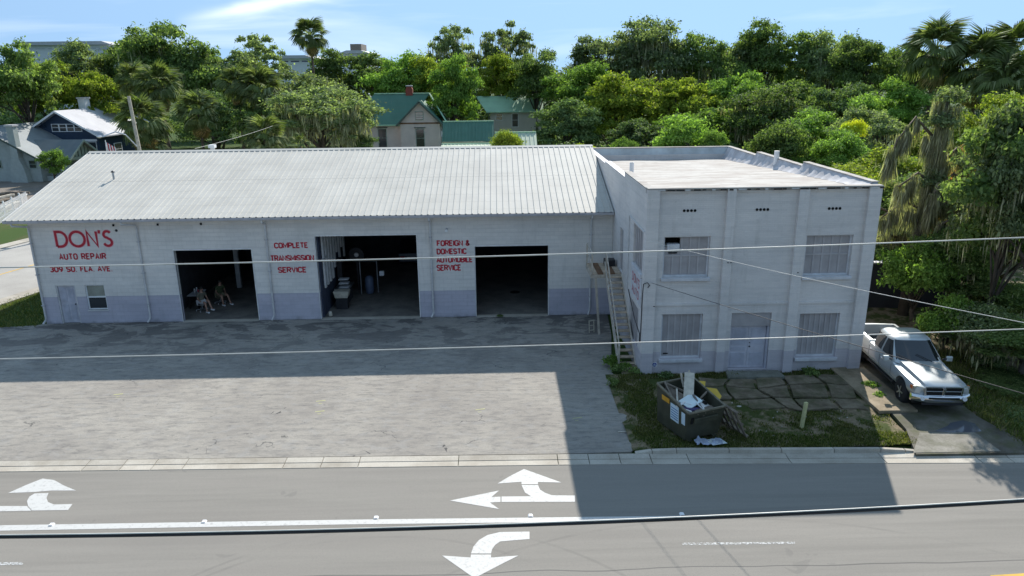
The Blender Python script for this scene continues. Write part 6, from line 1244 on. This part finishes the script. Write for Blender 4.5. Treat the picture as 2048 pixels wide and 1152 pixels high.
# palms
def frond_mesh(nm, m, droop, blades=19, Lp=1.0, Lb=1.15, seed=0):
    rng = np.random.default_rng(seed); V = []
    w = .025; V += [(0, -w, 0), (0, w, 0), (Lp, w, -.05), (Lp, -w, -.05)]
    for k in range(blades):
        a = (k / (blades - 1) - .5) * 2.3 * 1.0; L_ = Lb * (1 - .25 * abs(a) / 1.2) * rng.uniform(.9, 1.08); d = np.array([math.cos(a), math.sin(a), 0]); s = np.array([-math.sin(a), math.cos(a), 0]); o = np.array([Lp + .12 * math.cos(a) - .05 * abs(a), 0, -.05]); fold = .14 * (1 if k % 2 else -1)
        m1 = o + d * L_ * .55 + np.array([0, 0, -droop * .12 + abs(a) * -.05]); tip = o + d * L_ * .93 + np.array([0, 0, -droop * .62 - .06]); bw = .075
        V += [tuple(o - s * .02), tuple(o + s * .02), tuple(m1 + s * bw + [0, 0, fold * .3]), tuple(m1 - s * bw)]; V += [tuple(m1 - s * bw), tuple(m1 + s * bw + [0, 0, fold * .3]), tuple(tip + s * .012), tuple(tip - s * .012)]
    return quads_mesh(nm, np.array(V), m)
FR = [frond_mesh('frond', M['palm'], .7 + .25 * k, seed=k) for k in range(3)]; FD = [frond_mesh('dead_frond', M['palmd'], 1.6, seed=9 + k) for k in range(2)]
ptr = {}
def palm(px, pyc, y, Rw, label, z0=0.0, nf=46, nd=14, lean=0.0, tr=.17, trunk=True, vine=False):
    c = Y(px, pyc, y); T = empty('palm_tree', (c[0] - lean, y, z0), 0, label, 'palm tree'); hc = c[2] - z0; s = Rw / 2.1; rg = random.Random(int(px * 7 + pyc))
    if trunk: MB().tube([(0, 0, -.1), (lean * .3, 0, hc * .4), (lean * .8, 0, hc * .8), (lean, 0, hc)], [tr * 1.3, tr, tr * .95, tr * 1.1], 9).obj('trunk', M['barkp'], T, True)
    for i in range(nf):
        e = R(88 - 128 * (i / nf) ** .9 + rg.uniform(-7, 7)); a = i * 2.399 + rg.uniform(-.2, .2); o = link('frond', FR[i % 3], T, (lean, 0, hc + .15 * s)); o.rotation_mode = 'QUATERNION'; o.rotation_quaternion = Matrix.Rotation(a, 3, 'Z').to_quaternion() @ Matrix.Rotation(-e, 3, 'Y').to_quaternion() @ Matrix.Rotation(rg.uniform(-.5, .5), 3, 'X').to_quaternion(); o.scale = (s * rg.uniform(.85, 1.1),) * 3
    for i in range(nd):
        e = R(-52 - 28 * rg.random()); a = i * 2.399 + .5; o = link('dead_frond', FD[i % 2], T, (lean, 0, hc - .1 * s)); o.rotation_mode = 'QUATERNION'; o.rotation_quaternion = Matrix.Rotation(a, 3, 'Z').to_quaternion() @ Matrix.Rotation(-e, 3, 'Y').to_quaternion(); o.scale = (s * rg.uniform(.7, .95),) * 3
    if vine: rg2 = np.random.default_rng(int(px)); link('vine', quads_mesh('vine', leaf_arrays(rg2, np.array([[lean * q, 0, hc * q] for q in (.2, .35, .5, .62, .75, .86)]), np.full(6, .75), 3600, .24), M['dark']), T)
    return T
palm(621, 74, 84, 3.0, 'tall lone palm standing clear against the sky', nf=40)
palm(320, 175, 62, 3.1, 'tall palm with browning fronds right of the blue house roof', nd=16)
palm(268, 165, 66, 2.7, 'dark palm at the left behind the browning palm', nd=14)
palm(398, 228, 54, 2.8, 'palm with a thick skirt of dead fronds on the lawn', nd=26)
palm(285, 245, 46, 3.0, 'broad low palm behind the utility pole', nd=20)
palm(300, 292, 46, 2.0, 'low palm crown at the foot of the broad palm', nd=8, nf=22)
palm(474, 172, 62, 2.6, 'narrow palm with brown collar left of the grey green tree', nd=16, vine=True)
palm(518, 182, 60, 3.1, 'blue green palm right of the narrow palm', nd=8)
palm(530, 278, 42, 2.5, 'bushy fountain shaped palm just above the garage ridge', nf=46, nd=8)
palm(600, 290, 42, 1.2, 'small fan palm right of the fountain shaped palm', nf=16, nd=2)
palm(1872, 105, 42, 3.6, 'large palm with a vine wrapped trunk at the upper right', nf=44, vine=True, nd=14)
palm(1960, 135, 40, 3.8, 'massive drooping palm right of the vine wrapped one', nf=46, nd=20)
palm(2025, 115, 40, 3.6, 'tall bright palm at the top right picture edge', nf=44, nd=14)
palm(2010, 165, 36, 3.0, 'dark lower palm crowded under the top right palms', nf=36, nd=24)

# far woods and undergrowth as one mass each
def band(name, pts, n, ls, m, label, seed, r=(2.5, 4.5)):
    rng = np.random.default_rng(seed); C = []; rad = []
    for (px, py, y) in pts: c = Y(px, py, y); q = rng.uniform(*r); C.append((c[0], y, max(q * .5, c[2] - q))); rad.append(q)
    return tag(link(name, quads_mesh(name, leaf_arrays(rng, np.array(C), np.array(rad), n, ls), M[m])), label, None, None, 'stuff')
rnd.seed(21)
band('distant_woods', [(x, rnd.uniform(108, 135) if x > 720 or x < 540 else 150, 118) for x in range(-160, 2260, 26)] + [(x, rnd.uniform(140, 200), 114) for x in range(-160, 2260, 30)] + [(x, rnd.uniform(200, 260), 110) for x in range(-160, 2260, 30)], 62000, .75, 'dark', 'distant mixed woods behind the houses', 1, (3.5, 5.5))
band('undergrowth', [(x, rnd.uniform(228, 262), 66 if x > 1100 else 96) for x in list(range(330, 700, 26)) + list(range(1080, 1800, 22))] + [(x, rnd.uniform(268, 300), 44) for x in range(1090, 1760, 24)] + [(x, rnd.uniform(205, 250), 82) for x in range(-60, 330, 30)], 52000, .40, 'dark', 'shaded undergrowth between the trees', 2, (1.6, 3.0))
band('right_thicket', [(rnd.uniform(1790, 2120), rnd.uniform(330, 560), rnd.uniform(7, 14)) for _ in range(46)] + [(rnd.uniform(1960, 2130), rnd.uniform(560, 760), rnd.uniform(-4, 1)) for _ in range(30)], 60000, .17, 'dark', 'tangled shaded thicket on the right', 3, (.7, 1.5))

# grass
def blades(name, pts, h, m, label, seed):
    rng = np.random.default_rng(seed); P = np.array(pts); n = len(P); a = rng.uniform(0, 2 * np.pi, n); hh = h * rng.uniform(.4, 1.3, n); w = .012 * rng.uniform(.7, 1.6, n); c, s = np.cos(a), np.sin(a); lx, ly = rng.normal(0, .45, n) * hh, rng.normal(0, .45, n) * hh
    V = np.stack([np.stack([P[:, 0] - c * w, P[:, 1] - s * w, P[:, 2]], 1), np.stack([P[:, 0] + c * w, P[:, 1] + s * w, P[:, 2]], 1), np.stack([P[:, 0] + c * w * .5 + lx, P[:, 1] + s * w * .5 + ly, P[:, 2] + hh], 1), np.stack([P[:, 0] - c * w * .5 + lx, P[:, 1] - s * w * .5 + ly, P[:, 2] + hh * .96], 1)], 1).reshape(-1, 3); return tag(link(name, quads_mesh(name, V, M[m])), label, None, None, 'stuff')
def scatter(n, x0, x1, y0, y1, zf, dens):
    out = []
    while len(out) < n:
        x, y = rnd.uniform(x0, x1), rnd.uniform(y0, y1)
        if rnd.random() < dens(x, y): out.append((x, y, zf(x, y)))
    return out
def nz2(x, y): return .5 + .5 * math.sin(x * 1.9 + 1.3 * math.sin(y * 2.3)) * math.cos(y * 2.1 + math.sin(x * 3.1)) + .25 * math.sin(x * 7 + y * 5)
def dv(x, y):
    d = max(.02, nz2(x, y)) ** 2.4 * .7
    if y < -13.3: d = max(d, .6)
    if x < 5.9: d = max(d, .55)
    if 7.9 < x < 13.4 and -11.5 < y < -8.4: d *= .10
    if x > 12.6 and y > -12: d *= .1
    if 5.6 < x < 7.6 and -13.4 < y < -11.8: d *= .2
    if y > -8.5: d = max(d, .7 if x > 6 else .4)
    if x < 4.7 + .2 * math.sin(y * 3): d *= .15
    return min(1, d)
blades('grass_blades', scatter(26000, 4.5, 13.9, -14.2, -8.0, lambda x, y: gz(x, y) - .01, dv), .085, 'grass', 'short patchy grass on the verge', 5)
blades('grass_blades', scatter(9000, -34, -23.2, -2.2, 7, lambda x, y: -.05, lambda x, y: 1 if (x > -27.5 + (y - 5) * .28 or x < -60) and y > (-.5 if x > -26 else -2.2) else 0), .12, 'grass', 'grass wedge beside the left end of the garage', 6)
blades('weeds', scatter(9000, 17.0, 21, -15, -6, lambda x, y: 0.04, lambda x, y: .3 + .5 * nz2(x, y)), .2, 'grass', 'rough weeds right of the driveway', 7)
for k, (px, pt, y, r, m, lb) in enumerate(((1222, 703, -6.9, .42, 'bright', 'bright leafy weed growing left of the stair foot'), (1253, 724, -7.25, .25, 'bright', 'small weed growing through the bottom stair tread'), (1238, 740, -7.6, .34, 'oak', 'dark weed clump left of the bottom step'), (1225, 772, -8.9, .26, 'oak', 'small weed tuft beside the tan slab'), (1272, 745, -7.9, .3, 'oak', 'ivy patch at the brick building corner foot'), (1330, 757, -8.4, .3, 'dark', 'low weed row under the lower left boarded window'), (1738, 776, -9.7, .3, 'bright', 'pale leafy weed at the edge of the tan slab by the driveway'), (1755, 800, -10.6, .26, 'bright', 'low weed clump further down the tan slab edge'), (1620, 745, -8.4, .35, 'oak', 'weed strip under the lower right boarded window'), (1000, 628, -.25, .16, 'oak', 'tiny weed at the wall foot left of the right bay'))):
    g = get('bush', k % 3); p = G(px, pt + 14) if y is None else (at(px, pt + 16, 1, y)[0], y, 0); T = empty('weed', (p[0], p[1], .03), k * 1.3, lb, 'weed'); ms = quads_mesh('leaves', leaf_arrays(np.random.default_rng(k), np.array([[0, 0, .35], [.3, .1, .25], [-.3, 0, .28], [.1, .3, .3], [-.1, -.3, .3]]), np.full(5, .38), 420, .16), M[m]); link('leaves', ms, T, sc=r / .6 * 1.0); MB().tube([(0, 0, 0), (.02, 0, .3)], .012, 5).obj('stem', M['bark'], T)
rnd.seed(31)
bg_ = MB(); n_, m_ = 12, 8
for j in range(m_ + 1):
    for i in range(n_): a_, b__ = 2 * math.pi * i / n_, math.pi * j / m_; rr_ = .24 * (1 + rnd.uniform(-.14, .14)); bg_.v.append((rr_ * math.sin(b__) * math.cos(a_) * 1.2, rr_ * math.sin(b__) * math.sin(a_), rr_ * math.cos(b__) * .7))
for j in range(m_):
    for i in range(n_): bg_.f.append((j * n_ + i, j * n_ + (i + 1) % n_, (j + 1) * n_ + (i + 1) % n_, (j + 1) * n_ + i))
for k, (x, y, z, m, lb) in enumerate(((6.62, -12.2, 1.0, 'black', 'black rubbish bag sunk in the right half of the dumpster'), (5.98, -12.2, .98, 'darkmetal', 'grey black rubbish bag under the sticks on the left of the dumpster'), (6.4, -12.9, .92, 'wood', 'brown sacking lump at the front inside the dumpster'))):
    tag(bg_.obj('rubbish_bag', M[m], None, True, loc=(*DR(x, y), z), rot=(0, 0, k), sc=1.15), lb, 'bag')
# small litter and stones scattered over the verge
gp_ = [(rnd.uniform(5.2, 13.5), rnd.uniform(-13.9, -8.3)) for _ in range(60)]
lt = MB()
for x, y in gp_: q = rnd.uniform(.02, .05); lt.box((x, y, gz(x, y)), (x + q, y + q * .7, gz(x, y) + .03), rnd.uniform(0, 3))
tag(lt.obj('litter', M['rock']), 'pale gravel bits and litter on the verge', None, None, 'stuff')
